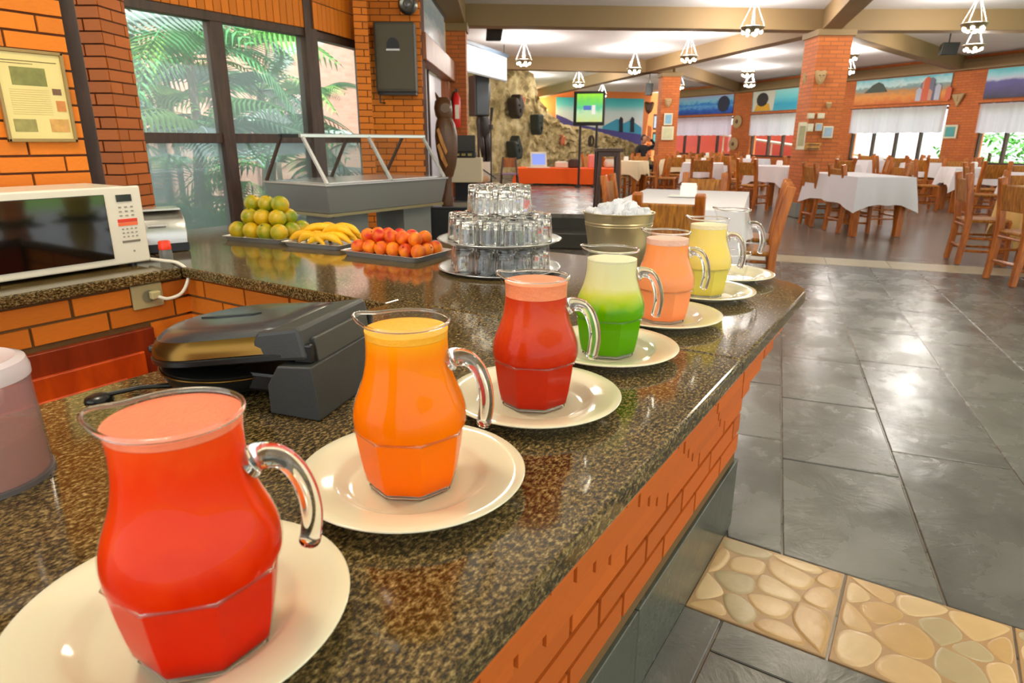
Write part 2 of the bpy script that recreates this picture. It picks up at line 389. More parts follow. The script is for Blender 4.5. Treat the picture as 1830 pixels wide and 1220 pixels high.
# pebble tiles
PEBT = mat('pebble_tile_grout', (176, 142, 98), .4, var=.1, vscale=30); 
PEBS = [mat('pebble_%d' % i, c, .28, var=.14, vscale=14, bump=.06, bscale=50) for i, c in enumerate([(208, 176, 126), (202, 168, 118), (212, 184, 138), (180, 162, 124), (196, 160, 106)])]
def voro(x0, x1, y0, y1, n, sd):
    r = random.Random(sd); pts = []
    while len(pts) < n:
        best = max(((r.uniform(x0, x1), r.uniform(y0, y1)) for _ in range(8)), key=lambda q: min([math.hypot((q[0]-p[0])*.8, q[1]-p[1]) for p in pts] or [9]))
        pts.append(best)
    for i, P in enumerate(pts):
        poly = [(x0, y0), (x1, y0), (x1, y1), (x0, y1)]
        for k, Q in enumerate(pts):
            if k != i:
                a, b_ = P[0]-Q[0], P[1]-Q[1]; poly = clip(poly, a, b_, (a*(P[0]+Q[0])+b_*(P[1]+Q[1]))/2)
        yield poly
def chaikin(p, n=2, k=.25):
    for _ in range(n):
        q = []
        for i in range(len(p)):
            A, Bp = p[i], p[(i+1) % len(p)]
            q += [(A[0]+(Bp[0]-A[0])*k, A[1]+(Bp[1]-A[1])*k), (A[0]+(Bp[0]-A[0])*(1-k), A[1]+(Bp[1]-A[1])*(1-k))]
        p = q
    return p
tx = [-.398, -.038, .361, .760, 1.159]
for a in range(4):
    x0, x1 = tx[a]+.003, tx[a+1]-.003
    tl = B2((x0, PEB0+.003, -.02), (x1, PEB1-.003, .0005)).build('pebble_tile', PEBT, floor, bevel=.002, seg=1)
    for j, poly in enumerate(voro(x0+.004, x1-.004, PEB0+.006, PEB1-.006, 15, 5+a)):
        poly = shrink(poly, .0017)
        if area(poly) < .0008: continue
        out = chaikin(poly, 2); cx = sum(p[0] for p in out)/len(out); cy = sum(p[1] for p in out)/len(out)
        n = len(out); mb = MB(); prings = ((1, .0005), (.955, .0019), (.8, .0024)); vs = [(cx+(x-cx)*s, cy+(y-cy)*s, z) for s, z in prings for x, y in out]
        fs = [(k*n+i, k*n+(i+1) % n, (k+1)*n+(i+1) % n, (k+1)*n+i) for k in range(2) for i in range(n)]+[tuple(range(2*n, 3*n))]
        mb.add(vs, fs).build('pebble', PEBS[(j*7) % 5], tl, smooth='all')

# ================================================================== COUNTERS
CZ = .81; TH = .035
cbody = thing('serving_counter', 'orange brick serving counter with corbelled top courses and slate skirting', 'counter')
# brick core of the customer side
MB().prism([(-.412, -.6), (-.412, 1.94), (-.46, 2.0), (-1.05, 2.0), (-1.05, -.6)], .0, CZ-TH).build('core', MORTAR, cbody)
cbm = brickmesh(COUNTERBRICK)
BL, BH, JT = .2365, .0675, .012
rows = [(.283, 0, -.400), (.3505, 1, -.400), (.418, 0, -.400), (.4855, 1, -.385), (.553, 0, -.362), (.6205, 1, -.338), (.688, 0, -.315)]
for ri, (z, ph, xf) in enumerate(rows):
    y = -.60 + (.118 if ph else 0) + .006
    h = BH-JT if ri < 6 else CZ-TH-z-.002
    yend = 1.965+(xf+.40)*.6
    while y < yend:
        y1 = min(y+BL-JT, yend)
        if y1-y > .03:
            inst(cbm, 'brick', cbody, ((xf-.52)/2, (y+y1)/2, z+h/2), (0, 0, rnd.uniform(-.002, .002)), (xf+.52, y1-y, h))
        y += BL
    # the short end beyond the corner
    for e in range(2):
        p0 = Vector((xf-.04, yend+.01, 0)); d = Vector((-.86, .5, 0)).normalized(); c = p0+d*(.10+e*.21)+Vector((-.5, -.86, 0))*.05
        inst(cbm, 'brick', cbody, (c.x, c.y, z+h/2), (0, 0, math.atan2(d.y, d.x)), (.2, .08, h))
B2((-.42, -.6, .246), (-.404, 1.96, .283)).build('mortar_band', MORTAR, cbody)
SKIRT = slate('skirting_slate', (86, 88, 76), .08)
for a, b_ in ((-.6, .02), (.023, .58), (.583, 1.142), (1.147, 1.985)):
    B2((-.43, a, 0), (-.395, b_, .243)).build('skirting_tile', SKIRT, cbody, bevel=.002, seg=1)
# inner (staff) face under the right worktop
B2((-1.14, -.6, 0), (-1.12, 1.22, CZ-TH)).build('inner_panel', DOORWOOD, cbody)

def worktop(name, poly, label):
    o = MB().prism(poly, CZ-TH, CZ).build(name, GRANITE, None, bevel=.006, seg=3)
    return tag(o, label, 'worktop')
worktop('granite_worktop', [(-.264, -.6), (-.264, 1.262), (-1.165, 1.262), (-1.165, -.6)], 'speckled granite worktop carrying the row of juice jugs')
worktop('granite_worktop', [(-.264, 1.2645), (-.264, 1.98), (-.272, 2.03), (-.30, 2.075), (-.42, 2.17), (-.47, 2.19), (-2.95, 2.16), (-2.95, 1.46), (-2.079, 1.215), (-1.165, 1.215), (-1.165, 1.2645)], 'polished granite worktop under the fruit trays and stacked glasses')
worktop('granite_worktop', [(-2.08, -.3), (-2.08, 1.212), (-2.952, 1.457), (-2.952, 1.25), (-2.595, 1.25), (-2.595, -.3)], 'granite worktop under the microwave along the brick wall')
# staff side base below the fruit worktop and the microwave worktop
bb = thing('counter_base', 'brick counter base with plug socket below the microwave and fruit worktops', 'counter')
B2((-2.62, -.3, 0), (-2.118, 1.23, CZ-TH)).build('core', MORTAR, bb)
MB().prism([(-2.2, 1.253), (-1.06, 1.253), (-1.06, 2.1), (-2.9, 2.1), (-2.9, 1.5), (-2.118, 1.3)], 0, CZ-TH).build('core', MORTAR, bb)
brickface(bb, (-2.118, -.3, 0), (0, 1, 0), 1.55, .40, CZ-TH, BRICKS[0], .215, .062, .009, .008, .03, (1, 0, 0), [(.55, 1.40, .1, .632), (1.352, 1.448, .715, .775)], 4)
brickface(bb, (-2.118, 1.253, 0), (1, 0, 0), 1.0, .40, CZ-TH, BRICKS[0], .215, .062, .009, .008, .03, (0, -1, 0), [(.11, .99, .1, .632)], 5)
def cabinet_door(parent, o, u, n, L, z0, z1):
    u = Vector(u); n = Vector(n); rz = math.atan2(u.y, u.x); o = Vector(o)
    c = o+u*(L/2)
    d = B((0, 0, 0), (L, .03, z1-z0)).build('door_frame', FRAMEWOOD, parent, bevel=.003, loc=(c.x, c.y, (z0+z1)/2), rz=rz)
    s = -1 if (Vector((-u.y, u.x, 0)).dot(n) < 0) else 1
    B((0, s*.018, -.02), (L-.09, .014, z1-z0-.10)).build('door', DOORWOOD, d, bevel=.004)
    B((0, s*.026, -.03), (L-.22, .016, z1-z0-.22)).build('raised_panel', DOORWOOD, d, bevel=.01, seg=1)
cabinet_door(bb, (-2.112, .26, 0), (0, 1, 0), (1, 0, 0), .84, .12, .628)
cabinet_door(bb, (-2.0, 1.247, 0), (1, 0, 0), (0, -1, 0), .86, .12, .628)

# ================================================================== LEFT WALL, POST, PIER
wl = struct(B2((-2.95, -1.2, 0), (-2.608, 1.228, 3.17)).build('wall_left', DARKMORTAR))
brickface(wl, (-2.608, .45, 0), (0, 1, 0), .778, .83, 1.95, BRICKS[0], .205, .056, .008, .008, .03, (1, 0, 0), [], 11)
post = struct(B((0, 0, 0), (.11, .10, 3.0)).build('trim_1', WINFRAME, None, bevel=.004, loc=(-2.80, 1.318, 1.5), rz=R(-25)))
pc = at(168, 150, 3.5)
pier = sroot('wall_pier', (pc.x, pc.y, 0), R(30))
B((-.06, .12, 1.5), (.28, .22, 3.17)).build('core', DARKMORTAR, pier)
brickface(pier, (-.2, 0, 0), (1, 0, 0), .285, .7, 2.4, BRICKS[1], .21, .057, .008, .010, .04, (0, -1, 0), [], 12)
brickface(pier, (.08, 0, 0), (0, 1, 0), .22, .7, 2.4, BRICKS[1], .21, .057, .008, .008, .03, (1, 0, 0), [], 13)

# ================================================================== GARDEN WINDOW WALL
WX = -5.2
yA0, yA1, yA2 = 2.45, 3.60, 4.57
PB0 = Vector((WX, yA2, 0)); PB1 = Vector((-5.47, 5.52, 0))
def ztop(px, py, X, Y):
    P = Vector((X, Y, 0)); return at(px, py, P.dot(FH)).z
ZT = 2.13; ZR0, ZR1 = 1.185, 1.265; ZB = .42
def window(name, p0, p1, divs, zt, zr, zb, fw=.07, panes=(PANE, HAZEPANE), mw=.06, label=None):
    p0 = Vector(p0); p1 = Vector(p1); L = (p1-p0).length; rz = math.atan2(p1.y-p0.y, p1.x-p0.x)
    r = sroot(name, (p0.x, p0.y, 0), rz)
    B((L/2, 0, zt+fw/2), (L, .10, fw)).build('window_head', WINFRAME, r, bevel=.004)
    B((L/2, 0, zb-fw/2), (L, .10, fw)).build('window_sill', WINFRAME, r, bevel=.004)
    xs_ = [0]+[d for d in divs]+[L]
    for k, x in enumerate(xs_): B((x, 0, (zt+zb)/2), (mw if 0 < k < len(xs_)-1 else .05, .11, zt-zb)).build('mullion', WINFRAME, r, bevel=.004)
    if zr: B((L/2, .0, sum(zr)/2), (L-.06, .07, zr[1]-zr[0])).build('rail', WINFRAME, r, bevel=.004)
    for a, b_ in zip(xs_[:-1], xs_[1:]):
        if zr:
            B(((a+b_)/2, 0, (zt+zr[1])/2), (b_-a-.04, .006, zt-zr[1])).build('pane', panes[0], r)
            B(((a+b_)/2, 0, (zb+zr[0])/2), (b_-a-.04, .006, zr[0]-zb)).build('pane', panes[1], r)
        else: B(((a+b_)/2, 0, (zt+zb)/2), (b_-a-.04, .006, zt-zb)).build('pane', panes[0], r)
    return r
window('window_1', (WX, 1.6, 0), (WX, yA2, 0), [yA1-1.6], ZT, (ZR0, ZR1), ZB, panes=(GPANE, HAZEPANE), mw=.11)
window('window_2', PB0, PB1, [], ZT, (ZR0, ZR1), ZB, panes=(GPANE, HAZEPANE))
struct(B2((WX-.07, yA2-.07, 0), (WX+.07, yA2+.07, 3.17)).build('trim_2', WINFRAME))
# low wall below and brick band above
wg = sroot('wall_garden')
B2((WX-.12, 1.6, 0), (WX+.05, yA2, ZB-.07)).build('low_wall', DARKMORTAR, wg)
B2((WX-.12, 1.6, ZT+.07), (WX+.05, yA2, 3.17)).build('upper_wall', DARKMORTAR, wg)
dB = (PB1-PB0).normalized(); rzB = math.atan2(dB.y, dB.x); LB = (PB1-PB0).length
B((LB/2, 0, (ZB-.07)/2), (LB, .17, ZB-.07)).build('low_wall', DARKMORTAR, wg, loc=PB0, rz=rzB)
B((LB/2, 0, (ZT+.07+3.17)/2), (LB, .17, 3.17-ZT-.07)).build('upper_wall', DARKMORTAR, wg, loc=PB0, rz=rzB)
bm_ = brickmesh(BRICKS[0]); nB = Vector((dB.y, -dB.x, 0))
for k in range(13):                                   # soldier course over the window
    c = PB0+dB*(.04+k*.073)+nB*.075
    for q in range(2): inst(bm_, 'brick', wg, (c.x, c.y, ZT+.07+.115+q*.235), (0, 0, rzB), (.066, .03, .226))
for k in range(40):
    c = Vector((WX+.045, 1.65+k*.073, 0))
    inst(bm_, 'brick', wg, (c.x, c.y, ZT+.07+.115), (0, 0, R(90)), (.066, .03, .226))
# pilaster with loudspeaker
p0 = at(648, 150, 7.3); pil_c = at(700, 150, 7.55)
pil = sroot('wall_pilaster', (pil_c.x, pil_c.y, 0), YAW)
B((.02, .17, 1.585), (.62, .34, 3.17)).build('core', DARKMORTAR, pil)
brickface(pil, (-.285, 0, 0), (1, 0, 0), .62, .3, 3.1, BRICKS[0], .21, .064, .008, .01, .03, (0, -1, 0), [], 21)
brickface(pil, (-.295, .33, 0), (0, -1, 0), .33, .3, 3.1, BRICKS[0], .21, .064, .008, .01, .03, (-1, 0, 0), [], 22)
jb = sroot('wall_jamb', (at(651, 150, 7.15).x, at(651, 150, 7.15).y, 0), YAW+R(14))
B((0, .06, 1.585), (.13, .12, 3.17)).build('core', DARKMORTAR, jb)
brickface(jb, (-.068, 0, 0), (1, 0, 0), .136, .3, 3.1, BRICKS[0], .21, .064, .008, .01, .03, (0, -1, 0), [], 23)
# door wall running away from the pilaster, brick column at its end
q0 = at(748, 150, 7.7); q1 = at(803, 150, 10.6)
dq = Vector((q1.x-q0.x, q1.y-q0.y, 0)); Lq = dq.length; rq = math.atan2(dq.y, dq.x)
wd = sroot('wall_door', (q0.x, q0.y, 0), rq)
LINT = woodmat('lintel_wood', (120, 66, 34), (170, 100, 58), .5)
zl0 = at(760, 116, 8.2).z
B((Lq/2, .10, (zl0+.28+3.17)/2), (Lq, .12, 3.17-zl0-.28)).build('upper_wall', IVORY, wd)
B((Lq/2, -.02, zl0+.14), (Lq, .16, .28)).build('lintel', LINT, wd, bevel=.01)
B((Lq-.16, .04, zl0/2), (.30, .14, zl0)).build('door_jamb', LINT, wd, bevel=.01)
DOORW = mat('white_door', (226, 220, 232), .4)
d1 = sroot('door_1', (q0.x, q0.y, 0), rq)
B((Lq*.42, .08, zl0/2), (Lq*.8, .04, zl0)).build('door_leaf', DOORW, d1, bevel=.004)
B((Lq*.36, .05, zl0/2), (.05, .03, zl0)).build('door_stile', DARKWOOD, d1)
cc = at(817, 150, 10.75)
colm = sroot('wall_column', (cc.x, cc.y, 0), YAW)
B((0, 0, 1.43), (.30, .3, 2.86)).build('shaft', FARBRICK, colm)
B((0, 0, 2.83), (.36, .36, .12)).build('capital', BEAM, colm, bevel=.01)

# ================================================================== CEILING, BEAMS, PILLARS
CEILING_HERE = None
def beam(n, a, b_, w_=.30, z0=2.87, z1=3.18):
    a = Vector((a.x, a.y, 0)); b_ = Vector((b_.x, b_.y, 0)); d = b_-a
    return struct(B((d.length/2, 0, (z0+z1)/2), (d.length, w_, z1-z0)).build('trim_%d' % n, BEAM, None, bevel=.008, loc=a, rz=math.atan2(d.y, d.x)))
PIL1 = at(1463, 200, 11.25)
beam(3, at(780, 50, 10.9), PIL1); beam(4, PIL1, at(2300, 60, 11.0))
beam(5, PIL1, at(1700, 0, 5.2), .28); beam(6, PIL1, at(955, 160, 29), .28)
PIL2 = at(1193, 200, 18.0)
beam(7, at(820, 110, 17.0), PIL2, .3); beam(8, PIL2, at(1325, 140, 25), .26)
beam(9, at(640, 0, 3.4), at(812, 50, 10.7), .34); beam(10, PIL1, at(1440, 150, 22), .26); beam(11, at(1480, 60, 11.3), at(1730, 120, 17.5), .26)
def pillar(P, wd_, name='wall_pillar', rz=YAW):
    r = sroot(name, (P.x, P.y, 0), rz)
    B((0, 0, 1.42), (wd_, wd_, 2.84)).build('shaft', FARBRICK, r)
    B((0, 0, .12), (wd_+.05, wd_+.05, .24)).build('plinth', CONCRETE, r, bevel=.01)
    B((0, 0, 2.83), (wd_+.08, wd_+.08, .10)).build('capital', BEAM, r, bevel=.01)
    return r
pillar(PIL1, .52); pillar(PIL2, .46)

# ================================================================== FAR WINDOW WALL
def painted(name, stops, wig=.12, sc=3, stretch=(1, 1, 1), rough=.6):
    """a painted mural: colour bands over the height with a wavering border"""
    M, t, b, tc = newmat(name)
    sp = t.nodes.new('ShaderNodeSeparateXYZ'); t.links.new(tc.outputs['Generated'], sp.inputs[0])
    mp = t.nodes.new('ShaderNodeMapping'); mp.inputs['Scale'].default_value = stretch; t.links.new(tc.outputs['Generated'], mp.inputs[0])
    n = t.nodes.new('ShaderNodeTexNoise'); n.inputs['Scale'].default_value = sc; n.inputs['Detail'].default_value = 5; t.links.new(mp.outputs[0], n.inputs['Vector'])
    mr = t.nodes.new('ShaderNodeMapRange'); mr.inputs[3].default_value = -wig; mr.inputs[4].default_value = wig; t.links.new(n.outputs['Fac'], mr.inputs[0])
    a = t.nodes.new('ShaderNodeMath'); t.links.new(sp.outputs[2], a.inputs[0]); t.links.new(mr.outputs[0], a.inputs[1])
    r = ramp(t, stops); t.links.new(a.outputs[0], r.inputs[0]); t.links.new(r.outputs[0], b.inputs['Base Color']); b.inputs['Roughness'].default_value = rough
    return M
SHEER = None
def sheer():
    M, t, b, tc = newmat('sheer_curtain'); out = t.nodes['Material Output']
    b.inputs['Base Color'].default_value = lin((224, 216, 228)); b.inputs['Roughness'].default_value = .9
    tl = t.nodes.new('ShaderNodeBsdfTranslucent'); tl.inputs[0].default_value = lin((236, 230, 240))
    mx = t.nodes.new('ShaderNodeMixShader'); mx.inputs[0].default_value = .6
    t.links.new(b.outputs[0], mx.inputs[1]); t.links.new(tl.outputs[0], mx.inputs[2]); t.links.new(mx.outputs[0], out.inputs[0]); return M
SHEER = sheer()
SEG = [((1184, 28.1), (1320, 24.4)), ((1320, 24.4), (1500, 19.8)), ((1500, 19.8), (1712, 16.6)), ((1712, 16.6), (2030, 13.2))]
segs = []
for a, b_ in SEG:
    A = at(a[0], 250, a[1]); Bq = at(b_[0], 250, b_[1]); A.z = Bq.z = 0; d = Bq-A; L = d.length; rz = math.atan2(d.y, d.x)
    segs.append((A, d/L, L, rz))
fo = [(A+Vector((-d.y, d.x, 0))*.35) for A, d, L, rz in segs]+[segs[3][0]+segs[3][1]*segs[3][2]]
struct(MB().prism([(-2.95, -3), (7.5, -3), (7.5, fo[4].y)]+[(p.x, p.y) for p in fo[::-1]]+[(-14, 30), (-19, 24), (-11.5, 12.2), (q1.x-.25, q1.y+.1), (q0.x-.3, q0.y), (-5.75, 5.6), (WX-.2, yA2), (WX-.2, 1.5), (-2.95, 1.3)], 3.17, 3.3).build('ceiling', CEIL))
def seg_x(i, px):
    A, d, L, rz = segs[i]; rr = ray(px, 250); rr.z = 0
    # A + d*t = s*rr
    det = d.x*-rr.y - -rr.x*d.y; return ((CAM.x-A.x)*-rr.y + rr.x*(CAM.y-A.y))/det
WIN = [(1190, 1306), (1339, 1455), (1517, 1684), (1742, 1960)]
SILL, WTOP = .70, 2.0
mur = [painted('mural_sea', [(.0, (10, 60, 150)), (.25, (20, 90, 190)), (.42, (90, 160, 215)), (.55, (20, 110, 200)), (.7, (120, 185, 215)), (1, (150, 170, 210))], .25, 4, (4, 1, 1.5)),
       painted('mural_lagoon', [(0, (70, 170, 195)), (.3, (40, 160, 195)), (.6, (110, 205, 215)), (1, (150, 220, 222))], .1, 3),
       painted('mural_plain', [(0, (190, 96, 30)), (.3, (214, 140, 60)), (.5, (176, 130, 80)), (.62, (120, 150, 150)), (.74, (190, 215, 214)), (1, (100, 185, 200))], .22, 5, (3, 1, 1)),
       painted('mural_mountain', [(0, (60, 56, 70)), (.3, (80, 76, 120)), (.55, (96, 92, 150)), (.66, (190, 200, 215)), (.82, (150, 205, 215)), (1, (90, 190, 200))], .2, 3, (2, 1, 1))]
murlab = ['wide mural of a blue wave under pale sky', 'mural of a turquoise lagoon with a dark yellow figure', 'wide mural of an orange plain with rocks under blue sky', 'mural of violet mountains under a turquoise sky']
for i, (A, d, L, rz) in enumerate(segs):
    wl_ = sroot('wall_far_%d' % (i+1), (A.x, A.y, 0), rz)
    x0, x1 = max(seg_x(i, WIN[i][0]), .02), min(seg_x(i, WIN[i][1]), L-.02)
    B((L/2, .14, SILL/2), (L+.02, .28, SILL)).build('low_wall', FARBRICK, wl_)
    B((L/2, .14, (WTOP+.1+3.17)/2), (L+.02, .28, 3.07-WTOP)).build('upper_wall', FARBRICK, wl_)
    B((x0/2, .14, (SILL+WTOP+.1)/2), (x0, .28, WTOP+.1-SILL)).build('side_wall', FARBRICK, wl_)
    B(((x1+L)/2, .14, (SILL+WTOP+.1)/2), (L-x1, .28, WTOP+.1-SILL)).build('side_wall', FARBRICK, wl_)
    B((L/2, -.10, 2.93), (L+.2, .2, .18)).build('cornice', BEAM, wl_, bevel=.01)
    B((L/2, -.06, 3.05), (L+.2, .12, .08)).build('cornice', BEAM, wl_, bevel=.01)
    P0 = A+d*x0; P1 = A+d*x1; ww = x1-x0
    divs = [ww*k/4 for k in (1, 2, 3)] if i > 1 else [ww*k/4 for k in (1.1, 2.0, 3.1)]
    wi = window('window_%d' % (i+3), P0+Vector((-d.y, d.x, 0))*.14, P1+Vector((-d.y, d.x, 0))*.14, divs, WTOP, None, SILL+.06, .06, mw=.05)
    # sheer valance hanging on a rod in front
    cur = thing('valance_curtain', ['white sheer valance over the pink-walled window at the mural of a wave', 'white sheer valance beside the square brick pillar', 'white sheer valance below the mural of an orange plain', 'white sheer valance below the mural of violet mountains'][i], 'curtain', P0+Vector((d.y, -d.x, 0))*.05, rz, 'sheer valances')
    mb = MB(); n = int(ww/.03); zb_ = [1.42, 1.40, 1.44, 1.42][i]
    vs = []
    for k in range(n+1):
        x = ww*k/n; y = .018*math.sin(x*34)+.01*math.sin(x*13+1)
        vs += [(x, y*.5, WTOP+.08), (x, y, (WTOP+zb_)/2), (x, y*1.2, zb_+.01*math.sin(x*21))]
    mb.add(vs, [(3*k+j, 3*k+3+j, 3*k+4+j, 3*k+1+j) for k in range(n) for j in range(2)]).build('cloth', SHEER, cur, smooth='all')
    MB().cyl((-.05, 0, WTOP+.085), (ww+.05, 0, WTOP+.085), .012).build('rod', DARKWOOD, cur)
    mu = thing('painted_mural', murlab[i], 'mural', A+d*(x0+.02)+Vector((d.y, -d.x, 0))*.03, rz)
    pw = ww-.04
    B((pw/2, 0, 2.5), (pw, .03, .64)).build('panel', mur[i], mu)
    if i == 1:
        MB().prism([(0, 0), (pw*.34, 0), (pw*.36, .62), (0, .62)], -.004, .004, Matrix.Translation((.05, -.02, 2.19)) @ Matrix.Rotation(R(90), 4, 'X')).build('figure_ground', mat('mural_pale', (205, 205, 190), .6), mu)
        MB().prism([(.1, 0), (pw*.3, 0), (pw*.27, .22), (.25, .25)], -.004, .004, Matrix.Translation((.05, -.03, 2.19)) @ Matrix.Rotation(R(90), 4, 'X')).build('figure_chest', mat('mural_yellow', (214, 160, 30), .6), mu)
        MB().prism([(pw*.16+.30*math.cos(t*.5), .36+.22*math.sin(t*.5)) for t in range(12)], -.004, .004, Matrix.Translation((.05, -.04, 2.19)) @ Matrix.Rotation(R(90), 4, 'X')).build('figure_head', mat('mural_dark', (40, 34, 36), .6), mu)
        B((pw*.8, -.02, 2.58), (.09, .01, .45)).build('mast', MATS['mural_dark'], mu)
    if i == 0:
        MB().prism([(pw-.5+.3*math.cos(t*.5), .32+.28*math.sin(t*.5)) for t in range(12)], -.004, .004, Matrix.Translation((.05, -.03, 2.19)) @ Matrix.Rotation(R(90), 4, 'X')).build('figure', mat('mural_navy', (24, 30, 62), .6), mu)
    if i == 2:
        MB().prism([(.25, .30), (.95, .30), (.8, .5), (.66, .56), (.5, .5)], -.004, .004, Matrix.Translation((.05, -.025, 2.19)) @ Matrix.Rotation(R(90), 4, 'X')).build('rock', mat('mural_rock', (62, 72, 60), .6), mu)
        rr_ = random.Random(8); MOB = [mat('mural_mob_%d' % k, c, .6) for k, c in enumerate([(170, 175, 190), (110, 110, 130), (190, 140, 120), (196, 92, 60)])]
        for k in range(12):
            x = pw*.68+rr_.random()*pw*.29; h = .2+rr_.random()*.34
            MB().prism([(x, .03), (x+.14, .02), (x+.15, h), (x+.07, h+.06), (x, h)], -.004, .004, Matrix.Translation((.0, -.024-.002*k, 2.19)) @ Matrix.Rotation(R(90), 4, 'X')).build('figure', MOB[k % 4], mu)
# things on the far brickwork: pictures, masks, plaques
PIC = [mat('picture_%d' % i, c, .4, var=.25, vscale=9) for i, c in enumerate([(120, 165, 190), (190, 190, 150), (70, 150, 150), (150, 170, 190), (160, 150, 110), (205, 196, 170)])]
FRM = [mat('frame_pale', (210, 200, 170), .5), mat('frame_dark', (60, 38, 22), .5)]
def picture(px, py, D, wpx, hpx, label, k=0, fr=0, rz=None, group=None):
    P = at(px, py, D); s = D/FPX*.97; W_, H_ = wpx*s, hpx*s
    r = thing('framed_picture', label, 'picture', P, YAW if rz is None else rz, group)
    B((0, 0, 0), (W_, .03, H_)).build('frame', FRM[fr], r, bevel=.006)
    B((0, -.018, 0), (W_*.72, .006, H_*.74)).build('print', PIC[k], r)
def mask(px, py, D, hpx, label, m=None, rz=None):
    P = at(px, py, D); s = D/FPX*.97; h = hpx*s
    r = thing('carved_mask', label, 'mask', P, YAW if rz is None else rz)
    pts = [(0, -.5), (.22, -.32), (.34, 0), (.40, .34), (.26, .44), (0, .38), (-.26, .44), (-.40, .34), (-.34, 0), (-.22, -.32)]
    n = len(pts); vs = [(x*h, 0, z*h) for x, z in pts]+[(x*h*.55, -.16*h, z*h*.6) for x, z in pts]
    MB().add(vs, [tuple(range(n)), tuple(range(2*n-1, n-1, -1))]+[(i, (i+1) % n, n+(i+1) % n, n+i) for i in range(n)]).build('face', m or STATUELIGHT, r, smooth=True)
    for sx in (-1, 1): B((sx*.12*h, -.165*h, .1*h), (.1*h, .03*h, .06*h)).build('eye', DARKWOOD, r)
    B((0, -.17*h, -.02*h), (.05*h, .06*h, .2*h)).build('nose', m or STATUELIGHT, r)
D1 = 10.95
for k, (px, py) in enumerate([(1449, 207), (1467, 207), (1447, 228), (1463, 227)]):
    picture(px, py, D1, 12, 9 if k < 2 else 13, ['small pale landscape card pinned on the square pillar, upper row, outer edge', 'small pale landscape card pinned on the square pillar, upper row, inner edge', 'small upright card pinned on the square pillar, lower row, outer edge', 'small card pinned on the square pillar, lower row, inner edge'][k], 5 if k != 3 else 3, 0)
picture(1479, 236, D1, 18, 20, 'blue framed picture on the square pillar beside the cards', 3, 0)
picture(1432, 243, 10.93, 14, 46, 'tall narrow pale panel on the edge of the square pillar', 4, 0)
mask(1466, 138, D1, 26, 'pale heart-shaped carved mask high on the square pillar', mat('mask_pale', (170, 140, 96), .6))
mask(1436, 140, D1, 22, 'small pale carved mask at the left edge of the square pillar', MATS['mask_pale'], YAW+R(60))
mask(1481, 188, D1, 13, 'small round mask above the blue picture', MATS['mask_pale'])
P = at(1452, 262, D1); pq = thing('wooden_plaque', 'rough wooden plaque with carved lines on the square pillar', 'plaque', P, YAW)
MB().prism([(-.13, -.05), (.13, -.05), (.11, 0), (.14, .06), (-.12, .06), (-.14, 0)], -.015, .015, Matrix.Rotation(R(90), 4, 'X')).build('board', STATUELIGHT, pq)
for k in (-1, 1): B((0, -.02, k*.03), (.2, .012, .012)).build('carving', DARKWOOD, pq)
picture(1194, 213, 17.72, 15, 20, 'bright blue picture on the round-room brick pillar', 0, 0)
picture(1193, 238, 17.72, 21, 23, 'square pale picture with a wide mat under the blue picture', 1, 0)
picture(1172, 218, 29.2, 9, 26, 'narrow pale picture at the edge of the brick by the ridge mural', 3, 1)
picture(1171, 252, 29.2, 11, 31, 'narrow teal picture below the narrow pale one', 2, 1)
mask(1160, 192, 28.9, 22, 'round dark carved mask beside the ridge mural', STATUEWOOD)
mask(1194, 183, 17.72, 16, 'grey carved mask above the bright blue picture', MATS['mask_pale'])
A3, d3, L3, r3 = segs[2]
def onseg(i, px, z):
    A, d, L, rz = segs[i]; P = A+d*seg_x(i, px)+Vector((d.y, -d.x, 0))*.03; P.z = z; return P
def segpic(i, px, z, w_, h_, label, k, fr=0):
    r = thing('framed_picture', label, 'picture', onseg(i, px, z), segs[i][3])
    B((0, 0, 0), (w_, .03, h_)).build('frame', FRM[fr], r, bevel=.006); B((0, -.018, 0), (w_*.7, .006, h_*.72)).build('print', PIC[k], r)
segpic(2, 1697, 1.46, .34, .32, 'teal landscape picture in a cream frame between two windows', 2)
mb_ = onseg(2, 1700, 2.18)+Vector((segs[2][1].y, -segs[2][1].x, 0))*.03; r_ = thing('carved_mask', 'pale triangular mask high on the brick between two windows', 'mask', mb_, segs[2][3])
MB().prism([(-.16, .14), (.16, .16), (.02, -.16)], -.03, .03, Matrix.Rotation(R(90), 4, 'X')).build('face', MATS['mask_pale'], r_, bevel=.02)
B((0, -.035, .04), (.04, .03, .12)).build('nose', MATS['mask_pale'], r_)
for i, px, z in ((0, 1316, 1.88), (0, 1313, 1.12)):
    P = onseg(i, px, z); r = thing('round_plate_ornament', 'round pale ornament on brick between windows, %s' % ('upper one' if z > 1.5 else 'lower one'), 'ornament', P, segs[i][3])
    MB().lathe([(.0, .0), (.2, .0), (.22, .03), (.14, .05), (.0, .05)], 20).build('dish', MATS['mask_pale'], r, smooth=True).rotation_euler[0] = R(90)
    MB().lathe([(.0, .05), (.07, .05), (.05, .075), (0, .08)], 14).build('boss', STATUEWOOD, r, smooth=True).rotation_euler[0] = R(90)
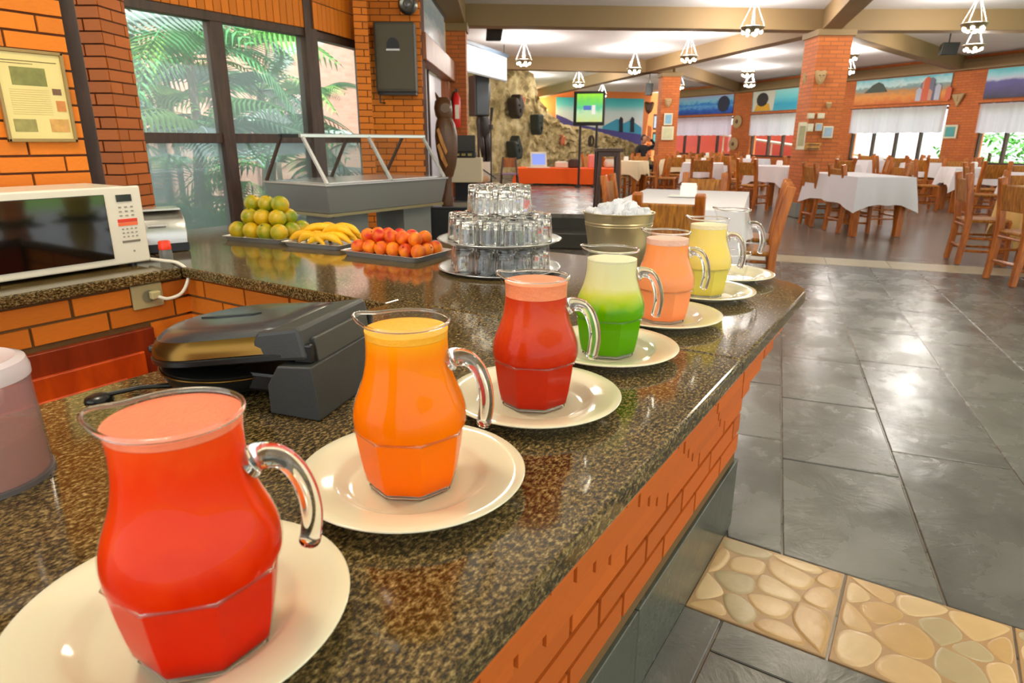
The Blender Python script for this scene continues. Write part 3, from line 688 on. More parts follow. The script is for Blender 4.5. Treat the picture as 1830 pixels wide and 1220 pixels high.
# outside the far windows
RED = mat('red_wall', (228, 96, 80), .7, var=.05); GREENG = mat('lawn', (120, 165, 70), .9, var=.2)
ow = struct(B((0, 0, .9), (10, .2, 1.9)).build('wall_outside_red', RED, None, loc=(segs[0][0]+segs[0][1]*1.0+Vector((-segs[0][1].y, segs[0][1].x, 0))*2.4), rz=segs[0][3]))
A0, dd0, L0, r0 = segs[0]; nn = Vector((-dd0.y, dd0.x, 0))
rail = thing('white_handrail', 'white sloping handrail against the red wall outside', 'handrail', A0+dd0*.4+nn*2.0, r0)
MB().cyl((0, 0, 1.55), (9.5, 0, .55), .05).build('bar', CREAM, rail)
for k in range(4): MB().cyl((1+k*2.5, 0, 0), (1+k*2.5, 0, 1.55-(1+k*2.5)/9.5), .03).build('post', CREAM, rail)
struct(B2((-30, -6, -.3), (40, 60, -.14)).build('ground_outside', GREENG))
LEAF = [mat('leaf_%d' % i, c, .55, var=.2, vscale=3) for i, c in enumerate([(96, 172, 72), (76, 150, 88), (150, 200, 104), (186, 208, 204)])]
def blobtree(P, h, w_, k, label, seed):
    t = thing('garden_tree', label, 'tree', P); rr = random.Random(seed)
    MB().cyl((0, 0, 0), (0, 0, h*.6), .07, .05, 8).build('trunk', DARKWOOD, t)
    mb = MB()
    for i in range(900):
        a = rr.uniform(0, 2*math.pi); e = math.asin(rr.uniform(-1, 1)); q = rr.uniform(.55, 1)**.5
        c = Vector((math.cos(a)*math.cos(e)*w_*q, math.sin(a)*math.cos(e)*w_*q, h*.62+math.sin(e)*h*.4*q))
        d = Vector((rr.uniform(-1, 1), rr.uniform(-1, 1), rr.uniform(-.6, .4))).normalized(); s_ = d.cross(Vector((0, 0, 1))).normalized()*.06; L_ = rr.uniform(.15, .3)
        mb.add([c, c+d*L_*.5+s_, c+d*L_, c+d*L_*.5-s_], [(0, 1, 2, 3)])
    mb.build('foliage', LEAF[k], t, kind='stuff')
n3 = Vector((-segs[2][1].y, segs[2][1].x, 0)); n4 = Vector((-segs[3][1].y, segs[3][1].x, 0))
blobtree(segs[2][0]+segs[2][1]*1.2+n3*5, 1.5, 1.5, 0, 'low round green bush outside the window left of the strip', 1)
blobtree(segs[2][0]+segs[2][1]*3.6+n3*7, 2.4, 1.7, 2, 'pale green tree outside the window below the plain mural', 2)
blobtree(segs[3][0]+segs[3][1]*1.0+n4*6, 2.2, 1.6, 2, 'pale green tree outside the window below the mountain mural', 3)
blobtree(segs[3][0]+segs[3][1]*4.0+n4*5, 2.6, 1.8, 0, 'green tree outside the far end of the mountain mural window', 4)

# ================================================================== GARDEN PALMS BEHIND THE SIDE WINDOW
gw = struct(B((0, 0, 2.6), (.2, 16, 5.6)).build('wall_garden_building', PINKBRICK, None, loc=(-10.6, 6.0, 0), rz=R(10)))
gp = struct(B((0, 0, 2.2), (.35, .35, 4.6)).build('wall_garden_pier', PINKBRICK, None, loc=at(672, 150, 9.2)*1+Vector((0, 0, -1.2)), rz=YAW)); gp.location.z = 0
def frond(L, droop, npair, lw, ll):
    mb = MB(); pts = []
    for i in range(npair+1):
        t = i/npair; pts.append(Vector((L*t*(1-.12*t), 0, L*(.55*t-droop*t*t))))
    mb.tube(pts, [.016*(1-.8*i/npair) for i in range(npair+1)], 5)
    for i in range(2, npair+1):
        p = pts[i]; t = i/npair; l = ll*math.sin(math.pi*(.12+.83*t))+.06; tan = (pts[i]-pts[i-1]).normalized()
        for s in (-1, 1):
            d = (tan*.55+Vector((0, s, -.25-.25*t))).normalized(); q = p+d*l; m_ = p+d*l*.5+Vector((0, 0, .03)); w2 = tan*lw
            q2 = q+Vector((0, 0, -.10*l))
            mb.add([p-w2*.3, m_-w2, q2, m_+w2, p+w2*.3], [(0, 1, 2, 3, 4)])
    return mb
FMESH = []
for L_, dr, npair, lw, ll, mk in ((1.7, .75, 24, .02, .48, 0), (1.5, .95, 22, .02, .45, 1), (1.9, .6, 26, .022, .5, 3), (1.3, .85, 20, .02, .42, 2), (1.8, .85, 24, .02, .5, 1)):
    o = frond(L_, dr, npair, lw, ll).build('frond', LEAF[mk]); FMESH.append(o.data); bpy.data.objects.remove(o)
TRUNK = mat('palm_trunk', (150, 140, 118), .8, var=.2)
def palm(P, h, nf, label, seed, lean=0, fs=1.0):
    t = thing('garden_palm', label, 'palm', (P[0], P[1], -.14)); rr = random.Random(seed)
    MB().tube([(0, 0, 0), (lean*.4, 0, h*.5), (lean, 0, h)], [.07, .055, .05], 8).build('trunk', TRUNK, t)
    for i in range(nf):
        a = 2*math.pi*i/nf+rr.uniform(-.3, .3)
        inst(FMESH[rr.randrange(5)], 'frond', t, (lean, 0, h), (rr.uniform(-.3, .3), rr.uniform(-.75, .35), a), [rr.uniform(.75, 1.1)*fs]*3)
palms = [(-6.5, 2.3, 1.1, 9), (-7.2, 3.1, 2.0, 10), (-6.6, 4.1, 1.3, 9), (-7.6, 4.9, 2.4, 11), (-7.3, 5.5, 1.0, 9), (-8.4, 3.9, 3.0, 10), (-8.2, 6.3, 2.0, 10), (-6.7, 3.2, .5, 8), (-8.6, 6.6, 1.5, 9), (-8.6, 5.0, 1.6, 9), (-7.0, 5.0, .4, 7), (-8.2, 4.5, 3.2, 9), (-7.9, 5.5, 2.3, 8)]
pl = ['feathery palm nearest the brick pier outside', 'tall palm with pale fronds by the first mullion', 'low arching palm outside the first mullion', 'tall palm behind the second window post', 'low palm outside the narrow window bay', 'tall slender palm against the pink building', 'palm behind the corner post of the window', 'young palm low behind the microwave window', 'palm by the outside brick pier', 'short palm against the pink building', 'young palm below the window corner post', 'tall palm standing mid-garden before the poles', 'slim palm outside the narrow window bay']
for i, (x, y, h, nf) in enumerate(palms): palm((x, y), h, nf, pl[i], 40+i, .1*(i % 3))
palm((-6.7, 6.0), 1.0, 9, 'small bright palm close outside the narrow window bay', 81, 0, .42)
palm((-7.7, 6.9), 1.9, 9, 'small palm with raised crown beside the outside pier', 82, 0, .5)
palm((-6.75, 5.55), .35, 9, 'ground-hugging palm below the narrow window bay', 83, 0, .55)
palm((-6.3, 3.0), .3, 9, 'ground-hugging palm outside the first pane', 84, 0, .6)
palm((-6.75, 4.3), .25, 9, 'ground-hugging palm outside the second pane', 85, 0, .6)
for k in range(7):
    P = Vector((-9.6, 2.2+k*.9, 0)); t = thing('garden_pole', 'slim grey pole standing before the pink garden building', 'pole', (P.x, P.y, -.14), 0, 'garden poles')
    MB().cyl((0, 0, 0), (0, 0, 4.2), .045, .04, 8).build('shaft', TRUNK, t); MB().cyl((0, 0, 0), (0, 0, .2), .08, .06, 8).build('foot', CONCRETE, t)

# ================================================================== JUGS AND PLATES
JH = .207
PROF = [(.050, 0), (.0535, .012), (.0585, .05), (.0635, .16), (.0675, .30), (.0690, .36), (.0700, .385), (.0708, .43), (.0705, .48), (.0672, .54), (.0622, .60), (.0572, .66), (.0532, .73), (.0512, .80), (.0504, .87), (.0505, .93), (.0520, .975), (.0532, 1.0)]
PROF = [(r*.962, z) for r, z in PROF]
def prof_r(z):
    for (r0, z0), (r1, z1) in zip(PROF[:-1], PROF[1:]):
        if z0 <= z <= z1: return r0+(r1-r0)*(z-z0)/(z1-z0)
    return PROF[-1][0]
def octw(z): return 1.0 if z < .372 else max(0, 1-(z-.372)/.018)
def octr(r, th, w_):
    k = (th+math.pi/8) % (math.pi/4)-math.pi/8
    return r*((1-w_)+w_*math.cos(math.pi/8)/math.cos(k)*1.008)
def jugsurf(zs, inset=0.0, n=64, spout=True):
    vs = []
    for z in zs:
        for i in range(n):
            th = 2*math.pi*i/n; r = octr(prof_r(z)-inset, th, octw(z)); zz = z*JH
            if spout and z > .86:
                k = ((z-.86)/.14)**1.6; g = math.exp(-((abs((th-math.pi+math.pi) % (2*math.pi)-math.pi))/.42)**2)
                r += .011*k*g; zz += .006*k*g
            vs.append((r*math.cos(th), r*math.sin(th), zz))
    return vs
def rings(m_, n, flip=False): return [(j*n+i, j*n+(i+1) % n, (j+1)*n+(i+1) % n, (j+1)*n+i) for j in range(m_-1) for i in range(n)]
ZS = [0, .012, .05, .12, .2, .28, .35, .371, .378, .384, .391, .40, .43, .46, .49, .52, .55, .58, .62, .66, .70, .75, .80, .85, .88, .91, .94, .97, 1.0]
def jug_body(double):
    n = 64; mb = MB(); inner = [z for z in ZS if z >= .05]
    vs = jugsurf(ZS); m1 = len(ZS); vi = jugsurf(inner[::-1], .0028); m2 = len(inner)
    if not double: vi = []; m2 = 0
    mb.add(vs+vi, rings(m1+m2, n)+[tuple(range(n-1, -1, -1))]+([tuple(range((m1+m2-1)*n, (m1+m2)*n))] if double else []))
    o = mb.build('glass_body', JUGGLASS, None, smooth=True); return o.data, bpy.data.objects.remove(o)
JBODY = jug_body(False)[0]; JBODY2 = jug_body(True)[0]
def jug_rim():
    n = 64; c = [Vector(v) for v in jugsurf([1.0], .0012)]; mb = MB()
    m_ = 8; vs = []
    for i, p in enumerate(c):
        rad = Vector((p.x, p.y, 0)).normalized()
        for k in range(m_):
            t = 2*math.pi*k/m_; vs.append(p+rad*math.cos(t)*.0021+Vector((0, 0, math.sin(t)*.0021)))
    mb.add(vs, [(i*m_+k, ((i+1) % n)*m_+k, ((i+1) % n)*m_+(k+1) % m_, i*m_+(k+1) % m_) for i in range(n) for k in range(m_)])
    o = mb.build('rim', SOLIDGLASS, None, smooth='all'); d = o.data; bpy.data.objects.remove(o); return d
JRIM = jug_rim()
def jug_edge(z, rad, name, inset=0.0):
    n = 96; mb = MB(); m_ = 6; vs = []
    for i in range(n):
        th = 2*math.pi*i/n; r = octr(prof_r(z)-inset, th, 1.0); rd = Vector((math.cos(th), math.sin(th), 0)); p = rd*r+Vector((0, 0, z*JH))
        for k in range(m_):
            t = 2*math.pi*k/m_; vs.append(p+rd*math.cos(t)*rad+Vector((0, 0, math.sin(t)*rad)))
    mb.add(vs, [(i*m_+k, ((i+1) % n)*m_+k, ((i+1) % n)*m_+(k+1) % m_, i*m_+(k+1) % m_) for i in range(n) for k in range(m_)])
    o = mb.build(name, SOLIDGLASS, None, smooth='all'); d = o.data; bpy.data.objects.remove(o); return d
JEDGE = jug_edge(.374, .0014, 'shoulder_edge'); JBASE = jug_edge(.018, .0022, 'foot_edge', .001)
def catmull(pts, n=6):
    out = []; P = [Vector(p) for p in pts]; P = [P[0]*2-P[1]]+P+[P[-1]*2-P[-2]]
    for i in range(1, len(P)-2):
        for k in range(n):
            t = k/n; a, b_, c, d = P[i-1:i+3]
            out.append(.5*((2*b_)+(c-a)*t+(2*a-5*b_+4*c-d)*t*t+(3*b_-a-3*c+d)*t**3))
    return out+[P[-2]]
def jug_handle():
    pts = catmull([(.0485, 0, .775*JH), (.058, 0, .795*JH), (.072, 0, .785*JH), (.083, 0, .73*JH), (.0905, 0, .635*JH), (.093, 0, .53*JH), (.0905, 0, .43*JH), (.0875, 0, .375*JH)], 5)
    m_ = len(pts); rs = [.0125-.0035*min(1, i/(m_*.35)) if i < m_*.35 else .0090 for i in range(m_)]; rs[0] = .0150; rs[1] = .0138; rs[-1] = .005; rs[-2] = .0082
    mb = MB().tube(pts, rs, 14)
    o = mb.build('handle', SOLIDGLASS, None, smooth='all'); d = o.data; bpy.data.objects.remove(o); return d
JHAN = jug_handle()
def liquid(zs, m, name, parent, domed=0):
    n = 64; vs = jugsurf(zs, .0012, n, False); k = len(zs)
    fs = rings(k, n)+[tuple(range(n-1, -1, -1))]
    top = (k-1)*n; vs.append((0, 0, zs[-1]*JH+domed)); c = len(vs)-1
    fs += [(top+i, top+(i+1) % n, c) for i in range(n)]
    return MB().add(vs, fs).build(name, m, parent, smooth=True)
def zrange(a, b_): return [a]+[z for z in ZS if a+.008 < z < b_-.008]+[b_]
PLM = None
def plate_mesh():
    pr = [(.0, .004), (.072, .004), (.082, .006), (.090, .013), (.097, .0165), (.125, .0205), (.138, .0225), (.1395, .0215), (.138, .0195), (.10, .0125), (.088, .006), (.080, .0), (.074, .0), (.070, .002), (.0, .002)]
    o = MB().lathe(pr, 72).build('plate', WHITEPLATE, None, smooth='all'); d = o.data; bpy.data.objects.remove(o); return d
PLM = plate_mesh()
JUG = [
 (-.460, .245, 46, 'juice_watermelon', [(.0, (198, 24, 0)), (.4, (214, 36, 0)), (.62, (230, 58, 0)), (.86, (234, 54, 2)), (1, (240, 74, 18))], .985, (252, 128, 88), .955, 'full jug of bright red juice with pink froth', 'red'),
 (-.490, .543, 28, 'juice_orange', [(0, (244, 106, 0)), (.45, (250, 118, 0)), (.9, (252, 132, 0)), (1, (255, 160, 16))], .955, (255, 178, 34), .915, 'full jug of orange juice', 'orange'),
 (-.494, .846, 26, 'juice_strawberry', [(0, (170, 30, 6)), (.4, (184, 38, 8)), (.62, (198, 56, 18)), (.8, (210, 72, 30)), (1, (200, 56, 20))], .965, (246, 140, 92), .86, 'jug of dark red juice with a salmon froth', 'dark red'),
 (-.503, 1.150, 22, 'juice_green', [(0, (84, 150, 0)), (.50, (92, 158, 2)), (.56, (144, 182, 8)), (.66, (202, 202, 76)), (.74, (220, 212, 146)), (1, (224, 218, 168))], .915, (228, 222, 180), .90, 'jug of green juice under a pale froth', 'green'),
 (-.500, 1.452, 20, 'juice_guava', [(0, (240, 140, 88)), (.5, (246, 152, 98)), (1, (250, 150, 84))], .93, (240, 186, 164), .87, 'jug of peach pink juice', 'peach pink'),
 (-.497, 1.766, 16, 'juice_passion', [(0, (206, 190, 84)), (.38, (212, 196, 92)), (.44, (232, 204, 104)), (1, (236, 208, 110))], .93, (238, 222, 176), .88, 'jug of pale yellow juice', 'pale yellow'),
 (-.505, 2.045, 18, None, None, 0, None, 0, 'empty clear glass jug', None)]
for i, (x, y, ang, mn, stops, top, fc, fb, lab, word) in enumerate(JUG):
    p = inst(PLM, 'dinner_plate', None, (x if i else -.492, y if i else .246, CZ), (0, 0, .7*i))
    tag(p, ('white porcelain plate under the %s juice jug' % word) if word else 'white porcelain plate under the empty glass jug', 'plate', 'plates under the jugs')
    j = thing('glass_jug', 'glass '+lab if not lab.startswith('empty') else lab+' with a curved handle on the last plate', 'jug', (x, y, CZ+.0042), R(ang), 'jugs along the counter')
    if word: j['label'] = 'faceted glass '+lab+' on a white plate'
    inst(JBODY if mn else JBODY2, 'glass_body', j); inst(JRIM, 'rim', j); inst(JEDGE, 'shoulder_edge', j); inst(JBASE, 'foot_edge', j); inst(JHAN, 'handle', j)
    if mn:
        speck = .16 if i == 0 else .12 if i == 2 else .05
        liquid(zrange(.035, fb), layered(mn, stops, .3, speck=speck, sscale=140 if i == 2 else 45), 'juice', j)
        if top > fb+.012: liquid(zrange(fb+.0015, top), mat(mn+'_froth', fc, .55, bump=.25, bscale=220, var=.07, vscale=90), 'froth', j, .0015)
PLATE_EXTRA = None

# ================================================================== WAFFLE IRON
wf = thing('waffle_iron', 'black round waffle iron with bronze lid rim on the granite worktop', 'waffle iron', (-.992, .652, CZ), R(17))
BRONZE = mat('bronze_metal', (120, 88, 36), .25, .9); LIDM = mat('lid_satin', (96, 98, 100), .22, .7, var=.1, vscale=6)
MB().lathe([(.085, .012), (.108, .016), (.116, .032), (.118, .046), (.112, .05), (.0, .05)], 56).build('lower_shell', BLACKPLASTIC, wf, smooth=True)
MB().lathe([(.119, .0385), (.1215, .0405), (.119, .0425), (.116, .0405), (.119, .0385)], 56).build('lower_trim', BRONZE, wf, smooth='all')
B((.12, 0, .034), (.14, .15, .034)).build('lower_neck', BLACKPLASTIC, wf, bevel=.006)
for a in (110, 250): MB().cyl((.07*math.cos(R(a)), .07*math.sin(R(a)), 0), (.07*math.cos(R(a)), .07*math.sin(R(a)), .014), .012, .014).build('foot', BLACKPLASTIC, wf)
ld = bpy.data.objects.new('lid', None); col.objects.link(ld); ld.parent = wf; ld.location = (-.126, 0, .049); ld.rotation_euler = (0, R(-7.2), 0)
def lidring(k, z, r=.130, xe=.330, hw=.104, sq=0, n1=40, m1=6):
    """outline: round front that runs straight back to the hinge; k shrinks it towards the middle"""
    pts = []; cx = r; a0 = math.acos(max(-1, min(1, 0)))
    for i in range(n1+1):
        t = R(80)+R(200)*i/n1; pts.append((cx+r*math.cos(t), r*math.sin(t)))
    a, b_ = pts[-1], pts[0]
    back = [(a[0]+(xe-a[0])*q/m1, a[1]+(-hw-a[1])*q/m1) for q in range(1, m1+1)]+[(xe-sq, -hw*.5), (xe-sq, 0), (xe-sq, hw*.5)]+[(xe+(b_[0]-xe)*q/m1, hw+(b_[1]-hw)*q/m1) for q in range(0, m1)]
    pts += back; mx = .165
    return [(mx+(x-mx)*k, y*k, z) for x, y in pts]
def lidpart(name, kz, m, xe, r=.130):
    rg = [lidring(k, z, xe=xe, r=r) for k, z in kz]; n = len(rg[0]); vs = [v for q in rg for v in q]
    return MB().add(vs, rings(len(kz), n)+[tuple(range(n-1, -1, -1)), tuple(range((len(kz)-1)*n, len(kz)*n))]).build(name, m, ld, smooth=True)
lidpart('rim_band', [(.97, .0), (1.0, .003), (1.0, .010), (.985, .012)], BLACKPLASTIC, .325)
lidpart('bronze_band', [(.985, .013), (.975, .022), (.93, .034), (.90, .039)], BRONZE, .300)
lidpart('top_plate', [(.89, .039), (.84, .046), (.76, .051), (.60, .0545)], LIDM, .315)
MB().add([(.235, -.108, .0), (.345, -.108, .0), (.345, .108, .0), (.235, .108, .0), (.262, -.104, .046), (.338, -.104, .050), (.338, .104, .050), (.262, .104, .046)], [(0, 3, 2, 1), (4, 5, 6, 7), (0, 1, 5, 4), (1, 2, 6, 5), (2, 3, 7, 6), (3, 0, 4, 7)]).build('hinge_arm', GREYPLASTIC, ld, bevel=.006)
MB().prism([(.085, -.012), (.12, -.018), (.19, -.012), (.20, .0), (.16, -.006), (.11, -.008)], .0, .002, Matrix.Translation((0, .0, .0545))).build('vent_slot', BLACKPLASTIC, ld)
B((-.012, 0, .008), (.03, .07, .014)).build('grip', BLACKPLASTIC, ld, bevel=.005)
MB().prism([(.150, .004), (.236, .0), (.238, .004), (.228, .086), (.170, .082), (.150, .05)], -.118, .118, Matrix.Rotation(R(90), 4, 'X')).build('hinge_block', GREYPLASTIC, wf, bevel=.003)
B((.214, 0, .098), (.012, .165, .046), Matrix.Rotation(R(-8), 3, 'Y')).build('hinge_cover', mat('cover_grey', (70, 70, 64), .5), wf, bevel=.002)
for s2_ in (-1, 1): B((.205, s2_*.096, .10), (.03, .012, .03)).build('hinge_pin', BLACKPLASTIC, wf, bevel=.003)
hk = thing('black_spoon', 'black plastic spoon lying at the inner edge of the worktop', 'spoon', (-1.10, .47, CZ), R(60))
MB().lathe([(.0, .012), (.012, .010), (.02, .006), (.022, .0), (.0, .0)], 16).build('bowl', BLACKPLASTIC, hk, smooth='all')
MB().tube([(.015, 0, .008), (.06, 0, .012), (.12, 0, .006)], [.004, .004, .005], 8).build('stem', BLACKPLASTIC, hk)

# ================================================================== CANISTER, MICROWAVE, LEFT COUNTER
FROST = thinglass('frosted_plastic', (242, 230, 230), .15, (236, 216, 214), diff=True)
cn = thing('plastic_canister', 'frosted plastic canister with cocoa powder and a pale lid', 'canister', (-.949, .258, CZ))
MB().lathe([(.0, .003), (.068, .003), (.0735, .006), (.0700, .135), (.0682, .135), (.0715, .008), (.0, .006)], 48).build('jar', FROST, cn, smooth=True)
COCOA = mat('cocoa_powder', (178, 112, 66), .95, bump=.3, bscale=80, var=.1, vscale=30)
vs = []; n = 40
for r, z in ((.0705, .007), (.0690, .052)):
    for i in range(n):
        t = 2*math.pi*i/n; vs.append((r*math.cos(t), r*math.sin(t), z+(.010*math.sin(t+.6)+.003*math.sin(3*t) if z > .01 else 0)))
vs.append((0, 0, .060)); MB().add(vs, rings(2, n)+[tuple(range(n-1, -1, -1))]+[(n+i, n+(i+1) % n, 2*n) for i in range(n)]).build('powder', COCOA, cn, smooth=True)
MB().lathe([(.0, .139), (.064, .139), (.0705, .137), (.0722, .132), (.0722, .142), (.069, .152), (.060, .156), (.05, .153), (.0, .153)], 48).build('lid', thinglass('lid_plastic', (226, 216, 220), .7, (232, 220, 224), diff=True), cn, smooth=True)
MB().lathe([(.070, .0), (.0755, .0), (.0755, .006), (.072, .006)], 48).build('base_ring', mat('base_grey', (96, 92, 92), .4), cn, smooth=True)

mw = thing('microwave_oven', 'cream microwave oven with dark glass door on the side worktop', 'microwave', (-2.235, .955, CZ), 0)
B((-.165, 0, .135), (.33, .48, .246)).build('case', CREAM, mw, bevel=.012, seg=3)
B((.004, 0, .137), (.014, .482, .25)).build('front_frame', CREAM, mw, bevel=.006, seg=3)
GLASSDARK = mat('oven_glass', (8, 9, 8), .05, coat=1.0)
B((.0115, -.058, .137), (.006, .362, .205)).build('door_glass', GLASSDARK, mw, bevel=.002)
B((.0115, .183, .225), (.005, .048, .022)).build('display', mat('display_dark', (40, 44, 36), .2), mw)
KEY = mat('key_print', (150, 146, 132), .5)
for r in range(3):
    for c in range(3): B((.0118, .166+c*.019, .196-r*.0135), (.002, .008, .005)).build('key', KEY, mw)
B((.0118, .184, .153), (.002, .062, .011)).build('stripe', mat('key_red', (220, 60, 30), .5), mw, label='red stripe key')
B((.0118, .184, .1415), (.002, .062, .010)).build('stripe', mat('key_orange', (240, 110, 60), .5), mw, label='orange stripe key')
for r in range(3):
    for c in range(4): B((.0118, .165+c*.014, .126-r*.0125), (.002, .006, .0045)).build('key', KEY, mw)
B((.0118, .186, .085), (.002, .058, .007)).build('logo_print', mat('logo_grey', (120, 112, 96), .5), mw)
B((.0118, .19, .052), (.002, .006, .006)).build('door_button', KEY, mw)
for sx in (-.29, -.03):
    for sy in (-.2, .2): MB().cyl((sx, sy, 0), (sx, sy, .015), .012).build('foot', BLACKPLASTIC, mw)

sb = thing('steel_bread_bin', 'stainless steel roll-top bin behind the microwave', 'bread bin', (-2.50, 1.37, CZ), R(-20))
prf = [(-.10, 0), (.09, 0), (.095, .07), (.075, .12), (.03, .148), (-.05, .152), (-.10, .14)]
MB().prism(prf, -.10, .10, Matrix.Rotation(R(90), 4, 'X')).build('body', STEEL, sb, smooth=True, bevel=.004)
B((.0, 0, .154), (.10, .19, .008)).build('top_trim', CHROME, sb, bevel=.002); B((.094, 0, .018), (.01, .2, .03)).build('base_trim', BLACKPLASTIC, sb)
MB().cyl((.09, -.03, .10), (.09, .03, .10), .006).build('grip', CHROME, sb)
kb = thing('sauce_bottle', 'small clear bottle with a red cap beside the microwave', 'bottle', (-2.225, 1.25, CZ))
MB().lathe([(.0, .0), (.021, .0), (.022, .004), (.021, .035), (.018, .045), (.0, .045)], 20).build('bottle', thinglass('clear_plastic', (225, 225, 222), .45), kb, smooth=True)
MB().lathe([(.0205, .043), (.021, .046), (.019, .07), (.017, .072), (.0, .072)], 20).build('cap', mat('red_cap', (236, 56, 16), .35), kb, smooth=True)
so_ = thing('wall_socket', 'beige plug socket plate on the brick below the microwave', 'socket', (-2.108, 1.10, .732), 0)
B((.004, 0, 0), (.012, .098, .078)).build('plate', mat('socket_beige', (178, 166, 120), .4), so_, bevel=.003); 
MB().lathe([(.017, 0), (.02, .004), (.015, .004), (.0, .002)], 20).build('socket_ring', mat('socket_grey', (120, 116, 92), .4), so_, smooth=True, loc=(.01, .0, 0)).rotation_euler = (0, R(90), 0)
pg = thing('power_plug', 'beige plug and cream cord running from the socket to the microwave', 'plug', (-2.09, 1.115, .735))
B((.006, .0, 0), (.022, .03, .026)).build('plug_head', mat('plug_beige', (190, 178, 130), .4), pg, bevel=.004)
MB().tube(catmull([(.012, .005, -.006), (.026, .03, -.016), (.03, .075, -.006), (.026, .105, .03), (.016, .115, .062), (-.01, .10, .088), (-.06, .085, .092), (-.14, .085, .09), (-.155, .085, .09)], 6), .0058, 10).build('cord', CREAM, pg, smooth='all')
# framed newspaper page on the brick wall
pf = thing('framed_newspaper', 'framed yellowed newspaper page hanging on the orange brick wall', 'picture frame', (-2.594, 1.095, 1.352))
FRAMEM = mat('frame_bronze', (150, 122, 74), .4, .3)
PAPER = mat('aged_paper', (222, 200, 124), .35, var=.05, coat=.3)
for a, b_ in (((0, -.105, -.145), (.014, .105, -.134)), ((0, -.105, .134), (.014, .105, .145)), ((0, -.105, -.145), (.014, -.095, .145)), ((0, .095, -.145), (.014, .105, .145))):
    B2(a, b_).build('frame_bar', FRAMEM, pf, bevel=.002)
B2((0, -.097, -.136), (.006, .097, .136)).build('page', PAPER, pf)
INK = mat('newsprint_ink', (120, 96, 52), .8); PH = [mat('news_photo_%d' % k, c, .6, var=.45, vscale=40) for k, c in enumerate([(128, 126, 66), (150, 140, 80), (120, 84, 60), (206, 130, 66), (200, 150, 80)])]
B2((.006, -.085, .108), (.0072, .082, .1105)).build('headline', INK, pf); B2((.006, -.085, .100), (.0072, .01, .102)).build('headline', INK, pf)
for k, (y0, y1, z0, z1) in enumerate([(-.06, .043, .034, .090), (-.078, -.012, -.112, -.072), (.055, .082, .008, .028), (.06, .088, -.045, -.01), (.03, .088, -.112, -.07)]):
    B2((.006, y0, z0), (.0074, y1, z1)).build('photo', PH[k], pf)
for k in range(12):
    B2((.006, -.072, .02-k*.007), (.007, .045, .0215-k*.007)).build('text_line', mat('text_grey', (196, 172, 104), .8), pf)

# ================================================================== FRUIT TRAYS
def tray(x, y, rz, L, W_, label):
    t = thing('steel_tray', label, 'tray', (x, y, CZ), rz, 'steel fruit trays')
    h = .02; a, b_ = L/2, W_/2
    def rr_(s, z, k=.02):
        pts = []
        for cx, cy, a0 in ((a-s-k, b_-s-k, 0), (-a+s+k, b_-s-k, 90), (-a+s+k, -b_+s+k, 180), (a-s-k, -b_+s+k, 270)):
            for q in range(5): pts.append((cx+k*math.cos(R(a0+q*22.5)), cy+k*math.sin(R(a0+q*22.5)), z))
        return pts
    rg = [rr_(.014, .0), rr_(.012, .002), rr_(.004, h-.002), rr_(.0, h), rr_(-.003, h-.001), rr_(.002, h-.0035), rr_(.006, h-.003), rr_(.013, .0035), rr_(.016, .003)]
    n = 20; vs = [v for r in rg for v in r]
    MB().add(vs, rings(len(rg), n)+[tuple(range(n-1, -1, -1)), tuple(range((len(rg)-1)*n, len(rg)*n))]).build('dish', TRAYM, t, smooth=True)
    return t
tA = tray(-2.385, 1.815, R(11), .31, .26, 'steel tray holding the pyramid of green oranges')
tB = tray(-2.055, 1.835, R(9), .29, .24, 'steel tray holding bananas')
tC = tray(-1.655, 1.800, R(4), .35, .23, 'steel tray heaped with red peaches')
def fruitmat(name, c1, c2, sc, rough=.4, bump=.15, bs=300):
    M, t, b, tc = newmat(name); n = t.nodes.new('ShaderNodeTexNoise'); n.inputs['Scale'].default_value = sc; n.inputs['Detail'].default_value = 2
    oi = t.nodes.new('ShaderNodeObjectInfo'); ad = t.nodes.new('ShaderNodeVectorMath'); t.links.new(tc.outputs['Object'], ad.inputs[0]); t.links.new(oi.outputs['Location'], ad.inputs[1])
    t.links.new(ad.outputs[0], n.inputs['Vector']); r = ramp(t, [(.34, c1), (.64, c2)]); t.links.new(n.outputs['Fac'], r.inputs[0]); t.links.new(r.outputs[0], b.inputs['Base Color'])
    b.inputs['Roughness'].default_value = rough
    n2 = t.nodes.new('ShaderNodeTexNoise'); n2.inputs['Scale'].default_value = bs; t.links.new(tc.outputs['Object'], n2.inputs['Vector'])
    bp = t.nodes.new('ShaderNodeBump'); bp.inputs['Strength'].default_value = bump; bp.inputs['Distance'].default_value = .003; t.links.new(n2.outputs['Fac'], bp.inputs['Height']); t.links.new(bp.outputs[0], b.inputs['Normal'])
    return M
ORM = fruitmat('green_orange_skin', (122, 140, 6), (214, 170, 6), 14); PEM = fruitmat('peach_skin', (204, 18, 6), (255, 140, 10), 22, .5, .05); BAM = fruitmat('banana_skin', (236, 170, 6), (250, 198, 24), 18, .45, .05, 80)
GST = mat('green_stem', (70, 90, 30), .7); BRN = mat('brown_tip', (62, 44, 18), .8)
def fruitset(name, body_mb, m, stem_mb, stem_name, sm, smooth='all'):
    o = body_mb.build('skin', m, None, smooth=smooth); a = o.data; bpy.data.objects.remove(o)
    o = stem_mb.build(stem_name, sm, None, smooth='all'); b_ = o.data; bpy.data.objects.remove(o); return a, b_
orr = .0375
oa, ob = fruitset('o', MB().lathe([(0, -orr*.96)]+[(orr*math.cos(R(e)), orr*.97*math.sin(R(e))) for e in range(-78, 79, 13)]+[(.004, orr*.93), (0, orr*.91)], 24), ORM, MB().lathe([(0, orr*.90), (.005, orr*.92), (.0045, orr*.96), (0, orr*.965)], 8), 'stem_end', GST)
